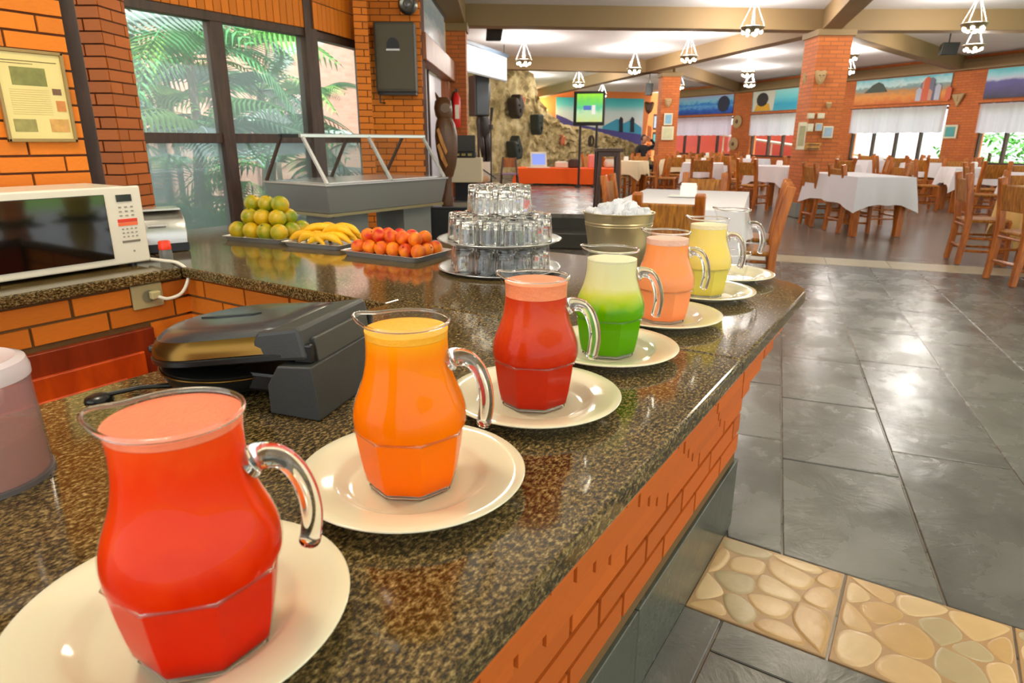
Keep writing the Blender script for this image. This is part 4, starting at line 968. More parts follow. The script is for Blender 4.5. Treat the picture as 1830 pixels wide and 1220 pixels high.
def put(a, b_, bn, sn, name, lab, cat, grp, P, rot, sc=1):
    t = thing(name, lab, cat, P, 0, grp); t.rotation_euler = rot; t.scale = (sc,)*3
    inst(a, bn, t); inst(b_, sn, t)
rf = random.Random(5)
M11 = Matrix.Rotation(R(11), 4, 'Z'); s_ = .0735; lvl = [(4, 3, 0), (3, 2, 1), (3, 1, 2)]
for nx, ny, k in lvl:
    for ix in range(nx):
        for iy in range(ny):
            p = M11 @ Vector(((ix-(nx-1)/2)*s_ + (0 if k < 2 else -.012), (iy-(ny-1)/2)*s_ + (-.004 if k < 2 else .0), 0))
            P = (-2.385+p.x+rf.uniform(-.002, .002), 1.815+p.y+rf.uniform(-.002, .002), CZ+.0035+orr*.97+k*.053)
            put(oa, ob, 'skin', 'stem_end', 'green_orange', ('yellow-green orange in the bottom layer of the pyramid', 'yellow-green orange in the middle layer of the pyramid', 'yellow-green orange on top of the pyramid')[k], 'orange', 'oranges piled on the tray', P, (rf.uniform(-.6, .6), rf.uniform(-.6, .6), rf.uniform(0, 6)), rf.uniform(.96, 1.0))
pr_ = .0275
def peachbody():
    n = 20; vs = [(0, 0, -pr_*.92)]; es = [-70, -52, -34, -16, 0, 18, 36, 54, 70, 80]
    for e in es:
        for i in range(n):
            t = 2*math.pi*i/n; r = pr_*math.cos(R(e))*(1-.08*math.exp(-(min(t, 2*math.pi-t)/.28)**2)); z = pr_*.94*math.sin(R(e))-(.004*math.exp(-((90-e)/16)**2) if e > 0 else 0)
            vs.append((r*math.cos(t), r*math.sin(t), z))
    vs.append((0, 0, pr_*.76)); fs = [(0, 1+(i+1) % n, 1+i) for i in range(n)]+[(1+j*n+i, 1+j*n+(i+1) % n, 1+(j+1)*n+(i+1) % n, 1+(j+1)*n+i) for j in range(len(es)-1) for i in range(n)]
    o = 1+(len(es)-1)*n; fs += [(o+i, o+(i+1) % n, len(vs)-1) for i in range(n)]
    return MB().add(vs, fs)
pa, pb = fruitset('p', peachbody(), PEM, MB().lathe([(0, pr_*.74), (.003, pr_*.76), (.0025, pr_*.86), (0, pr_*.87)], 8), 'stem', BRN)
M4 = Matrix.Rotation(R(4), 4, 'Z'); s_ = .0535
for nx, ny, k in ((6, 3, 0), (5, 2, 1)):
    for ix in range(nx):
        for iy in range(ny):
            p = M4 @ Vector(((ix-(nx-1)/2)*s_*1.03+(0 if k < 2 else .0), (iy-(ny-1)/2)*s_+(.0 if k < 2 else .0), 0))
            put(pa, pb, 'skin', 'stem', 'peach', ('red and orange peach in the bottom layer of the heap', 'red and orange peach in the second layer of the heap', 'red and orange peach on top of the heap')[k], 'peach', 'peaches heaped on the tray', (-1.655+p.x+rf.uniform(-.002, .002), 1.80+p.y+rf.uniform(-.002, .002), CZ+.0035+pr_*.95+k*.039), (rf.uniform(-1.2, 1.2), rf.uniform(-1.2, 1.2), rf.uniform(0, 6)), rf.uniform(.95, 1.02))
def banana():
    pts = []; rs = []; n = 14; Rb = .10
    for i in range(n+1):
        a = R(-50+100*i/n); pts.append((Rb*math.sin(a), 0, Rb*math.cos(a)-Rb)); t = i/n
        rs.append(.0035 if i == 0 else .0165*min(1, .38+2.4*t, .25+3.0*(1-t)) if i < n else .0042)
    return MB().tube(pts, rs, 8), MB().tube([pts[0], (pts[0][0]-.016, 0, pts[0][2]-.012)], [.0042, .005], 6)
bo, bs_ = banana(); ba, bs_ = fruitset('b', bo, BAM, bs_, 'stem', GST)
bp_ = [(-.085, -.04, .020, 8, 0), (-.07, -.005, .022, 14, 0), (-.055, .035, .022, 6, 0), (-.03, -.07, .020, -8, 0), (.035, -.065, .020, 16, 0), (.055, -.025, .022, 4, 0), (.06, .02, .022, -6, 0), (.055, .055, .022, 12, 0), (-.04, .0, .047, 20, 0), (-.02, .03, .047, -10, 0), (.055, -.01, .047, 8, 0), (.06, .03, .049, -4, 0)]
for x, y, z, a, q in bp_:
    p = Matrix.Rotation(R(9), 4, 'Z') @ Vector((x, y, 0))
    put(ba, bs_, 'skin', 'stem', 'banana', 'yellow banana in the bunch on the middle steel tray', 'banana', 'bananas on the tray', (-2.055+p.x, 1.835+p.y, CZ+z+.024), (R(rf.uniform(-20, 20)), 0, R(9+a)), .95)

# ================================================================== GLASSES ON TWO ROUND TRAYS
def disc(name, z, r, lab):
    t = thing(name, lab, 'tray', (-1.185, 1.785, z))
    MB().lathe([(0, .0), (r-.03, .0), (r-.018, .002), (r-.004, .009), (r, .010), (r-.001, .0115), (r-.006, .0105), (r-.02, .0042), (r-.032, .0018), (0, .0018)], 64).build('dish', TRAYM, t, smooth='all')
    MB().lathe([(r-.006, .0112), (r-.001, .0128), (r+.002, .0108), (r-.002, .0095), (r-.006, .0112)], 64).build('bead', CHROME, t, smooth='all')
disc('round_tray', CZ, .203, 'round steel tray on the worktop holding upturned glasses')
disc('round_tray', CZ+.0925, .203, 'upper round steel tray resting on upturned glasses')
GH, GR = .0895, .0335
gpr = [(GR, 0), (GR-.0004, .006), (GR-.002, .04), (GR-.0045, GH-.006), (GR-.007, GH-.001), (GR-.010, GH), (.0, GH-.002)]
gin = [(.0, GH-.014), (GR-.013, GH-.014), (GR-.0075, GH-.018), (GR-.0042, .04), (GR-.0024, .004), (GR-.0014, 0)]
def flute(r, z, t): return r*(1+.018*math.cos(14*t)*(1 if .02 < z < GH-.012 and r > .02 else 0))
n = 56; vs = []; pr2 = [(0, GH-.002)]+gpr[::-1][1:]+gin[::-1]
o = MB().lathe(pr2, n, rf=flute).build('tumbler', SOLIDGLASS, None, smooth='all'); GL = o.data; bpy.data.objects.remove(o)
def hexpts(rings_, s):
    pts = [(0, 0)]
    for k in range(1, rings_+1):
        for q in range(6):
            for e in range(k):
                a0, a1 = R(60*q), R(60*q+60)
                pts.append((k*s*math.cos(a0)*(1-e/k)+k*s*math.cos(a1)*e/k, k*s*math.sin(a0)*(1-e/k)+k*s*math.sin(a1)*e/k))
    return pts
def glasses(pts, z, lab, rot):
    for x, y in pts:
        p = Matrix.Rotation(R(rot), 4, 'Z') @ Vector((x, y, 0))
        tag(inst(GL, 'glass_tumbler', None, (-1.185+p.x, 1.785+p.y, z), (0, 0, rf.random())), lab, 'glass', 'upturned tumblers on the trays')
glasses(hexpts(2, .0705), CZ+.0022, 'upturned clear tumbler on the bottom tray, below the upper tray', 12)
glasses(hexpts(2, .0705), CZ+.0945, 'upturned clear tumbler standing on the upper round tray', 22)
glasses([p for p in hexpts(1, .074)], CZ+.0945+GH+.0005, 'upturned clear tumbler in the top tier of the pile', 22)

# ================================================================== ICE BUCKET
ib = thing('ice_bucket', 'dull steel ice bucket with ribbed rim beside the jugs', 'ice bucket', (-.852, 1.985, CZ))
BUCK = mat('aged_steel', (196, 180, 142), .34, .75, bump=.03, bscale=50)
MB().lathe([(0, 0), (.082, 0), (.086, .004), (.100, .10), (.1085, .148), (.110, .150), (.1085, .152), (.1105, .158), (.109, .161), (.111, .167), (.114, .186), (.117, .189), (.115, .191), (.111, .188), (.106, .15), (.083, .006), (0, .006)], 56).build('pail', BUCK, ib, smooth=True)
ICE = mat('ice', (236, 236, 240), .2, bump=.3, bscale=60); 
ICE.node_tree.nodes['Principled BSDF'].inputs['Transmission Weight'].default_value = .12
ri = random.Random(2); icm = []
for k in range(3):
    bm = bmesh.new(); bmesh.ops.create_cube(bm, size=.03)
    for v in bm.verts: v.co += Vector((ri.uniform(-.004, .004),)*3)*ri.choice((-1, 1))
    bmesh.ops.bevel(bm, geom=bm.edges[:], offset=.004, segments=2, affect='EDGES'); me = bpy.data.meshes.new('ice_cube'); bm.to_mesh(me); bm.free(); me.materials.append(ICE); icm.append(me)
for k in range(70):
    a = ri.uniform(0, 6.283); q = .092*math.sqrt(ri.random()); zz = .180+.034*(1-(q/.095)**2)+ri.uniform(-.018, .004)
    o = inst(icm[k % 3], 'ice_cube', None, (-.852+q*math.cos(a), 1.985+q*math.sin(a), CZ+zz), (ri.uniform(0, 3), ri.uniform(0, 3), ri.uniform(0, 3)), (1, 1, ri.uniform(.7, 1.1)))
    tag(o, 'clear ice cube heaped in the steel ice bucket', 'ice cube', 'ice in the bucket')

# ================================================================== FOOD WARMER
wx0, wx1, wy0, wy1 = -4.36, -3.62, 3.30, 4.60
fw_ = thing('food_warmer', 'stainless buffet warmer with a glass sneeze guard on concrete legs', 'food warmer', ((wx0+wx1)/2, (wy0+wy1)/2, 0), R(-3))
hx, hy = (wx1-wx0)/2, (wy1-wy0)/2; z0, z1, z2 = .70, .90, 1.245
MB().add([(-hx+.05, -hy+.04, z0), (hx-.03, -hy+.04, z0), (hx-.03, hy-.04, z0), (-hx+.05, hy-.04, z0), (-hx, -hy, z1), (hx, -hy, z1), (hx, hy, z1), (-hx, hy, z1)],
         [(0, 3, 2, 1), (4, 5, 6, 7), (0, 1, 5, 4), (1, 2, 6, 5), (2, 3, 7, 6), (3, 0, 4, 7)]).build('steel_body', mat('dull_steel', (150, 152, 146), .36, .7, bump=.04, bscale=30), fw_, bevel=.004)
B((0, 0, z1+.006), (2*hx+.02, 2*hy+.02, .016)).build('rim', STEEL, fw_, bevel=.003)
B((0, 0, z1+.016), (2*hx-.1, 2*hy-.1, .006)).build('well', CHROME, fw_)
B((0, 0, z0-.012), (2*hx-.06, 2*hy-.04, .022)).build('bottom_trim', mat('trim_brass', (160, 150, 110), .35, .8), fw_)
tx_ = .20
for y in (-hy+.02, 0, hy-.02):
    for sx, m_ in ((1, CHROME), (-1, WINFRAME)):
        a = Vector((sx*(hx-.01), y, z1+.012)); b_ = Vector((sx*tx_*.6, y, z2)); d = b_-a
        MB().tube([a, b_], .014, 4).build('guard_post', m_, fw_)
B((tx_*.6, 0, z2), (.03, 2*hy, .026)).build('guard_rail', STEEL, fw_, bevel=.003); B((-tx_*.6, 0, z2), (.03, 2*hy, .026)).build('guard_rail', BLACKMET, fw_, bevel=.003)
for y in (-hy+.02, hy-.02): B((0, y, z2), (tx_*1.2, .024, .022)).build('end_rail', BLACKMET, fw_)
B((0, 0, z2+.014), (tx_*1.2, 2*hy, .005)).build('top_glass', PANE, fw_)
for sx in (1, -1):
    MB().add([(sx*(hx-.014), -hy+.03, z1+.02), (sx*(hx-.014), hy-.03, z1+.02), (sx*(tx_*.6+.004), hy-.03, z2-.012), (sx*(tx_*.6+.004), -hy+.03, z2-.012)], [(0, 1, 2, 3)]).build('guard_glass', PANE, fw_)
B((.02, -.28, .34), (.34, .34, .68)).build('leg', CONCRETE, fw_, bevel=.005); B((.02, .46, .34), (.34, .34, .68)).build('leg', CONCRETE, fw_, bevel=.005)

# ================================================================== SPEAKER, POSTER, EXTINGUISHER BY THE PILASTER
P = at(708, 104, 7.42); s_ = 7.42/FPX*.91
lsp = thing('loudspeaker', 'grey-brown loudspeaker box with one dark port on the brick pilaster', 'loudspeaker', P, YAW)
SPK = mat('speaker_grille', (84, 76, 60), .7, bump=.2, bscale=200)
B((0, .0, 0), (72*s_, .18, 116*s_)).build('cabinet', mat('speaker_box', (66, 60, 50), .6), lsp, bevel=.012)
B((0, -.092, 0), (66*s_, .012, 108*s_)).build('grille', SPK, lsp, bevel=.008)
MB().prism([(11.5*s_*math.cos(R(a)), 14*s_*max(math.sin(R(a)), -.35)) for a in range(0, 360, 20)], -.006, .006, Matrix.Translation((-2*s_, -.099, 18*s_)) @ Matrix.Rotation(R(90), 4, 'X')).build('port', BLACKPLASTIC, lsp)
B((-2*s_, -.105, 12*s_), (24*s_, .012, 3*s_)).build('port_lip', STEEL, lsp)
B((0, .02, -60*s_), (70*s_, .14, 5*s_)).build('bracket', BLACKMET, lsp); MB().tube([(-32*s_, -.02, -60*s_), (-32*s_, -.02, -76*s_), (-26*s_, .06, -76*s_)], .008, 6).build('bracket_hook', BLACKMET, lsp)
P = at(729, 8, 7.35); dg = thing('round_wall_lamp', 'round grey metal wall lamp above the loudspeaker', 'lamp', P, YAW)
o = MB().lathe([(0, .0), (.10, .0), (.10, .02), (.075, .05), (.05, .035), (0, .03)], 28).build('housing', mat('dull_metal', (130, 128, 122), .35, .9), dg, smooth=True); o.rotation_euler[0] = R(90)
o = MB().lathe([(0, .032), (.048, .036), (.03, .06), (0, .066)], 20).build('lens', mat('lens_grey', (90, 88, 84), .2), dg, smooth=True); o.rotation_euler[0] = R(90)
# poster on the wall over the door
po = thing('wall_poster', 'pale blue glossy poster in a dark frame above the door', 'poster', (q0.x, q0.y, 0), rq)
B((Lq*.42, -.0, (zl0+.28+2.88)/2), (Lq*.78, .02, 2.88-zl0-.30)).build('sheet', painted('poster_print', [(0, (190, 200, 215)), (.4, (222, 226, 236)), (.6, (170, 190, 205)), (1, (206, 214, 226))], .3, 6, (3, 1, 1), .15), po)
B((Lq*.42, -.015, 2.87), (Lq*.8, .03, .03)).build('frame_top', BLACKMET, po); B((Lq*.42, -.015, zl0+.30), (Lq*.8, .03, .03)).build('frame_bottom', BLACKMET, po)
P = at(816, 190, 10.42); fx = thing('fire_extinguisher', 'red fire extinguisher hanging on the brick column', 'extinguisher', P, YAW)
MB().lathe([(0, -.30), (.05, -.30), (.058, -.28), (.058, .12), (.03, .17), (.02, .20), (0, .2)], 18).build('cylinder', mat('extinguisher_red', (214, 26, 24), .3), fx, smooth=True)
B((.01, -.055, -.08), (.06, .012, .2)).build('label_plate', CREAM, fx); B((0, -.01, .225), (.04, .05, .05)).build('valve', BLACKMET, fx)
MB().tube([(-.03, 0, .21), (-.07, 0, .12), (-.065, -.01, -.1)], .012, 6).build('hose', BLACKMET, fx)

# ================================================================== STAGE, STEPS
SZ = .36
e0 = ground(690, 376, SZ); e1 = ground(1062, 383, SZ); b1 = at(1082, 250, 21.5); b0 = at(690, 250, 24)
def xy(v): return (v.x, v.y)
STG = slate('stage_slate', (104, 98, 90), .0); STEP = mat('dark_step', (58, 56, 46), .35, var=.15)
struct(MB().prism([xy(e0), xy(e1), xy(b1), xy(b0)], SZ-.05, SZ).build('floor_stage', STG))
struct(MB().prism([xy(e0), xy(e1), xy(b1), xy(b0)], 0, SZ-.052).build('floor_stage_base', STEP))
dn = (e1-e0).normalized(); pn = Vector((dn.y, -dn.x, 0))
struct(MB().prism([xy(e0+pn*.42), xy(e1+pn*.42), xy(e1), xy(e0)], 0, SZ*.5).build('floor_step', STEP, None, bevel=.01))
# black plinth and owl
po0 = ground(798, 367, .48); ow_ = thing('owl_plinth', 'low black plinth under the carved owl', 'plinth', (po0.x, po0.y, 0), YAW)
B((.02, .12, .23), (.55, .5, .46)).build('block', mat('black_stone', (26, 27, 26), .35), ow_, bevel=.01); B((.02, .12, .47), (.6, .54, .02)).build('top_slab', mat('dark_slab', (74, 74, 78), .2), ow_, bevel=.004)
Do = Vector((po0.x, po0.y, 0)).dot(FH); so2 = Do/FPX*.97
ol = thing('owl_sculpture', 'tall carved wooden owl standing on a black plinth', 'sculpture', (po0.x-.02, po0.y+.05, .48), YAW)
def ell(prof, ax, ay, n=20, M=None):
    mb = MB(); vs = []; 
    for r, z, dx in prof:
        for i in range(n):
            t = 2*math.pi*i/n; vs.append(((r*math.cos(t)+dx)*ax, r*ay*math.sin(t), z))
    return mb.add(vs, rings(len(prof), n)+[tuple(range(n-1, -1, -1)), tuple(range((len(prof)-1)*n, len(prof)*n))])
u_ = so2
ell([(10, 0, 0), (11, 8, 0), (7, 28, 2), (6.5, 45, 2), (8, 55, 2)], u_, u_).build('base', STATUEWOOD, ol, smooth=True).scale = (1, 1, u_)
ell([(9, 50, 2), (15, 70, 2), (19, 95, 1), (20, 120, 0), (17, 140, -1), (13, 150, -2)], u_, u_*.8).build('body', STATUEWOOD, ol, smooth=True).scale = (1, 1, u_)
ell([(11, 146, -2), (15, 154, -3), (16, 166, -4), (14, 178, -4), (8, 184, -4)], u_, u_*.85).build('head', STATUEWOOD, ol, smooth=True).scale = (1, 1, u_)
MB().cyl((-12*u_, 0, 180*u_), (-17*u_, 0, 192*u_), 4*u_, .5*u_, 8).build('ear_tuft', STATUEWOOD, ol)
for k, (zz, ln) in enumerate(((112, 40), (86, 34))):
    MB().prism([(-15*u_, (zz+18)*u_), (-11*u_, (zz+22)*u_), (3*u_, (zz-ln*.45)*u_), (0, (zz-ln*.6)*u_), (-9*u_, (zz-4)*u_)], -.01, .01, Matrix.Translation((0, -17*u_*.8-.005, 0)) @ Matrix.Rotation(R(90), 4, 'X')).build('wing_inlay', STATUELIGHT, ol, bevel=.004)
o = MB().lathe([(9*u_, 0), (8*u_, .02), (4*u_, .02), (4*u_, .03), (0, .03)], 20).build('eye', mat('owl_eye', (104, 74, 40), .4), ol, smooth=True, loc=(1*u_, -15*u_*.85, 166*u_)); o.rotation_euler[0] = R(90)

# ================================================================== THINGS ON THE STAGE
def onstage(px, py): return ground(px, py, SZ)
P = onstage(833, 358); Dp = P.dot(FH); u_ = Dp/FPX*.97
ks = thing('dj_stand', 'ivory clad equipment stand on a dark foot', 'stand', (P.x, P.y, SZ), YAW)
B((0, .2, 16*u_), (40*u_, .3, 32*u_)).build('foot', BLACKPLASTIC, ks); B((1*u_, .15, 53*u_), (56*u_, .45, 42*u_)).build('panel_box', IVORY, ks, bevel=.01)
ke = thing('dj_console', 'black audio console with raised lid on the ivory stand', 'console', (P.x, P.y, SZ+74.5*u_), YAW)
B((-2*u_, .15, 5*u_), (40*u_, .34, 10*u_)).build('deck', BLACKPLASTIC, ke, bevel=.006); B((-2*u_, .30, 24*u_), (36*u_, .05, 28*u_)).build('lid', mat('console_lid', (56, 54, 46), .5), ke, bevel=.006)
for k in range(3): B(((-14+k*11)*u_, -.025, 5*u_), (7*u_, .01, 4*u_)).build('dial_panel', mat('dial_gold', (150, 140, 70), .4), ke)
P = onstage(878, 340); ms = thing('microphone_stand', 'thin black microphone stand on a round foot', 'microphone stand', (P.x, P.y, SZ)); Dp = P.dot(FH); u_ = Dp/FPX*.97
MB().lathe([(0, 0), (.14, 0), (.14, .015), (.02, .03), (0, .03)], 18).build('foot', BLACKMET, ms); MB().cyl((0, 0, .02), (0, 0, 120*u_), .014).build('pole', BLACKMET, ms)
MB().cyl((0, 0, 118*u_), (.02, 0, 140*u_), .02, .03).build('microphone', BLACKMET, ms); B((0, 0, 108*u_), (.05, .05, .08)).build('clamp', BLACKMET, ms)
# tall dark figure with a horn
P = onstage(862, 330); Dp = P.dot(FH)+2.2; Pz = at(866, 289, Dp); u_ = Dp/FPX*.97
fg = thing('figure_sculpture', 'tall dark carved figure with a long upright horn', 'sculpture', (Pz.x, Pz.y, SZ), YAW); hb = (Pz.z-SZ)
B((0, 0, hb/2), (26*u_, .35, hb)).build('pedestal', CREAM, fg, bevel=.01)
for s in (-1, 1): MB().tube([(s*3*u_+3*u_, 0, hb), (s*5*u_+2*u_, 0, hb+25*u_), (s*4*u_, 0, hb+48*u_)], [4*u_, 5*u_, 6*u_], 8).build('leg', mat('ebony', (30, 24, 18), .4), fg, smooth='all')
ell([(8, 42, 0), (12, 55, -1), (13, 68, -2), (9, 80, -3), (4, 86, -3)], u_, u_*.7).build('torso', MATS['ebony'], fg, smooth=True).scale = (1, 1, u_)
fg.children[-1].location.z = hb
MB().lathe([(0, 0), (4*u_, 2*u_), (6*u_, 8*u_), (5*u_, 15*u_), (0, 18*u_)], 14, (-5*u_, 0, hb+84*u_)).build('head', mat('head_grey', (104, 96, 86), .4), fg, smooth=True)
MB().tube(catmull([(4*u_, 0, hb+80*u_), (8*u_, 0, hb+115*u_), (4*u_, 0, hb+145*u_), (-6*u_, 0, hb+170*u_), (-13*u_, 0, hb+186*u_)], 4), [3*u_, 3*u_, 3*u_, 3*u_, 3*u_, 3.4*u_, 3.4*u_, 3.4*u_, 3.2*u_, 3*u_, 2.6*u_, 2.4*u_, 2*u_, 1.6*u_, 1.2*u_, .8*u_, .4*u_], 8).build('horn', MATS['ebony'], fg, smooth='all')
# stone wall with masks and shields
sA, sB = at(815, 250, 16.8), at(1172, 250, 26.5); sA.z = sB.z = 0; ds = sB-sA; Ls = ds.length; rs_ = math.atan2(ds.y, ds.x); ds /= Ls
def st_xz(px, py):
    rr = ray(px, py); det = ds.x*-rr.y+rr.x*ds.y; x = ((CAM.x-sA.x)*-rr.y+rr.x*(CAM.y-sA.y))/det; Q = sA+ds*x; return x, at(px, py, Q.dot(FH)).z
prof_top = [st_xz(815, 60), st_xz(948, 128), st_xz(960, 175), st_xz(985, 206), st_xz(1008, 222), st_xz(1050, 230), st_xz(1095, 243), st_xz(1140, 258), st_xz(1165, 288)]
def topz(x):
    x = max(prof_top[0][0], min(x, prof_top[-1][0]))
    for (xa, za), (xb, zb) in zip(prof_top[:-1], prof_top[1:]):
        if xa <= x <= xb: return min(za+(zb-za)*(x-xa)/(xb-xa+1e-9), 3.16)
    return prof_top[-1][1]
def stonemat():
    M, t, b, tc = newmat('rough_stone')
    n = t.nodes.new('ShaderNodeTexNoise'); n.inputs['Scale'].default_value = 2.2; n.inputs['Detail'].default_value = 8; n.inputs['Roughness'].default_value = .7; t.links.new(tc.outputs['Object'], n.inputs['Vector'])
    r = ramp(t, [(.30, (96, 80, 50)), (.45, (150, 130, 84)), (.55, (190, 170, 122)), (.66, (206, 190, 150)), (.8, (150, 140, 60))]); t.links.new(n.outputs['Fac'], r.inputs[0]); t.links.new(r.outputs[0], b.inputs['Base Color'])
    v = t.nodes.new('ShaderNodeTexVoronoi'); v.inputs['Scale'].default_value = 3.2; t.links.new(tc.outputs['Object'], v.inputs['Vector'])
    bp = t.nodes.new('ShaderNodeBump'); bp.inputs['Strength'].default_value = .8; bp.inputs['Distance'].default_value = .1; t.links.new(v.outputs['Distance'], bp.inputs['Height']); t.links.new(bp.outputs[0], b.inputs['Normal'])
    b.inputs['Roughness'].default_value = .85; return M
nx, nz = 110, 24; vs = []; rs2 = random.Random(9)
for i in range(nx+1):
    x = Ls*i/nx; zt = topz(x)
    for k in range(nz+1): vs.append((x, rs2.uniform(-.10, .06), zt*k/nz+(rs2.uniform(-.05, .05) if 0 < k < nz else 0)))
    vs.append((x, .6, zt)); vs.append((x, .6, 0))
c = nz+3; fs = [(i*c+k, (i+1)*c+k, (i+1)*c+k+1, i*c+k+1) for i in range(nx) for k in range(nz+2)]
sw = struct(MB().add(vs, fs).build('wall_stone', stonemat(), None, smooth=True, loc=sA, rz=rs_))
def onstone(px, py, off=.14):
    x, z = st_xz(px, py); return sA+ds*x+Vector((ds.y, -ds.x, 0))*off+Vector((0, 0, z)), (sA+ds*x).dot(FH)/FPX*.97
DS = mat('dark_shield', (52, 42, 34), .6, var=.25); DG = mat('dark_green_bronze', (40, 48, 42), .5, var=.2)
for px, py, pts, m_, lab in ((907, 192, [(-14, 12), (-9, 16), (-4, 12), (0, 22), (8, 16), (14, 4), (8, -14), (0, -20), (-8, -12)], DS, 'dark carved animal mask upper on the stone wall'),
                             (945, 223, [(-9, 17), (9, 17), (7, -8), (4, -17), (-4, -17), (-7, -8)], DG, 'dark tapered urn-shaped mask on the stone wall'),
                             (905, 262, [(-14, 10), (-4, 8), (2, 20), (8, 8), (14, -4), (12, -20), (-4, -22), (-9, -8)], DG, 'large dark green mask low on the stone wall')):
    P, u_ = onstone(px, py, .27); t = thing('carved_shield', lab, 'mask', P, rs_)
    MB().prism([(x*u_, z*u_) for x, z in pts], -.16, .16, Matrix.Rotation(R(90), 4, 'X')).build('body', m_, t, bevel=.05)
    B((-2*u_, -.17, 3*u_), (5*u_, .05, 2*u_)).build('brow', m_, t); B((1*u_, -.17, -6*u_), (4*u_, .05, 6*u_)).build('muzzle', m_, t)
PRINT = mat('red_pictograph', (178, 92, 58), .8); 
for px, py, lab in ((927, 180, 'red painted pictograph high on the stone wall'), (1000, 250, 'red painted pictograph low on the stone wall')):
    P, u_ = onstone(px, py, .12); t = thing('rock_painting', lab, 'painting', P, rs_)
    MB().prism([(-8*u_, -2*u_), (-2*u_, 9*u_), (2*u_, 3*u_), (9*u_, 6*u_), (5*u_, -3*u_), (6*u_, -10*u_), (0, -5*u_), (-6*u_, -9*u_)], -.02, .02, Matrix.Rotation(R(90), 4, 'X')).build('body', PRINT, t); MB().lathe([(0, 0), (3*u_, 0), (3*u_, .03), (0, .03)], 10, (-7*u_, 0, 7*u_)).build('head', PRINT, t)
P, u_ = onstone(1050, 252, .12); t = thing('rock_painting', 'round dark pictograph behind the television stand', 'painting', P, rs_)
o = MB().lathe([(7*u_, 0), (10*u_, 0), (10*u_, .04), (7*u_, .04), (7*u_, 0)], 16).build('ring', DS, t); o.rotation_euler[0] = R(90); B((0, 0, 0), (2*u_, .03, 14*u_)).build('bar', DS, t)
# ridge mural wall behind the stone
mA, mB = at(940, 250, 28.2), at(1180, 250, 29.6); mA.z = mB.z = 0; dm = mB-mA; rm = math.atan2(dm.y, dm.x)
wm = struct(B((dm.length/2-.6, .15, 1.585), (dm.length+1.8, .3, 3.17)).build('wall_mural', mat('terracotta_wall', (222, 128, 66), .7, var=.06), None, loc=mA, rz=rm))
def mpt(px): rr = ray(px, 250); d_ = dm.normalized(); det = d_.x*-rr.y+rr.x*d_.y; return ((CAM.x-mA.x)*-rr.y+rr.x*(CAM.y-mA.y))/det
Dm = 28.9; um = Dm/FPX*.97
mm_ = thing('painted_mural', 'mural of hikers walking along a ridge under a turquoise sky', 'mural', mA, rm); xa, xb = mpt(992), mpt(1146); zt = at(1060, 175, Dm).z; zb = at(1060, 262, Dm).z
B(((xa+xb)/2, -.03, (zt+zb)/2), (xb-xa, .04, zt-zb)).build('panel', painted('mural_ridge', [(0, (60, 60, 110)), (.3, (170, 190, 200)), (.5, (214, 218, 214)), (.72, (190, 214, 212)), (.86, (90, 190, 195)), (1, (40, 165, 175))], .04, 3), mm_)
BM = mat('mural_blue', (60, 150, 180), .6); VM = mat('mural_violet', (72, 66, 130), .6); KM = mat('mural_black', (24, 30, 44), .6)
RX = Matrix.Rotation(R(90), 4, 'X')
def mflat(pts, m_, name, off): MB().prism([(mpt(px), at(px, py, Dm).z) for px, py in pts], -.01, .01, Matrix.Translation((0, -off, 0)) @ RX).build(name, m_, mm_)
mflat([(1075, 262), (1075, 226), (1100, 212), (1112, 220), (1125, 214), (1144, 228), (1144, 262)], BM, 'blue_hills', .065)
mflat([(992, 262), (992, 205), (1010, 212), (1030, 222), (1060, 228), (1100, 234), (1144, 240), (1144, 262)], VM, 'dark_ridge', .075)
for px in (1107, 1127): mflat([(px-3, 236), (px-3, 222), (px-4, 214), (px-1, 208), (px+3, 212), (px+3, 222), (px+4, 236)], KM, 'hiker', .09)
P = at(970, 200, 27.9); sl = thing('wall_sconce', 'glowing shell wall sconce on the terracotta wall', 'sconce', P, YAW)
o = MB().lathe([(.02, -.14), (.1, -.1), (.17, .0), (.19, .1), (.17, .1), (.08, -.06), (.0, -.1)], 18).build('shade', mat('sconce_glow', (255, 220, 150), .5, emit=(255, 200, 120), es=6), sl, smooth=True); B((0, .12, 0), (.1, .1, .2)).build('bracket', DARKWOOD, sl)
ll_ = bpy.data.lights.new('sconce_bulb', 'POINT'); ll_.energy = 30; ll_.color = (1, .72, .4); ll_.shadow_soft_size = .08; lo = bpy.data.objects.new('sconce_bulb', ll_); col.objects.link(lo); lo.location = (0, 0, .18); lo.parent = sl
# projection screen
Pa, Pb = at(822, 76, 12.9), at(905, 93, 15.3); dsx = Vector((Pb.x-Pa.x, Pb.y-Pa.y, 0)); ps = thing('projection_screen', 'wide white projection screen hanging under the ceiling', 'screen', (Pa.x, Pa.y, 0), math.atan2(dsx.y, dsx.x))
zt1 = 2.93; zb1 = 2.46; Lw = dsx.length
B((Lw/2, 0, (zt1+zb1)/2), (Lw, .02, zt1-zb1)).build('screen_cloth', mat('screen_white', (214, 228, 236), .5), ps); B((Lw/2, 0, zt1+.03), (Lw+.12, .09, .07)).build('case', mat('case_blue', (70, 84, 100), .5), ps, bevel=.01); B((Lw/2, 0, zb1-.01), (Lw, .04, .035)).build('bottom_bar', BLACKMET, ps)
for x in (.15, Lw-.15): MB().cyl((x, 0, zt1+.06), (x, 0, 3.17), .01).build('hanger', BLACKMET, ps)
P = at(856, 172, 15.2); u_ = 15.2/FPX*.97; pa_ = thing('stage_loudspeaker', 'large black stage loudspeaker angled beside the screen', 'loudspeaker', (P.x, P.y, SZ), YAW+R(28)); hz = P.z-SZ
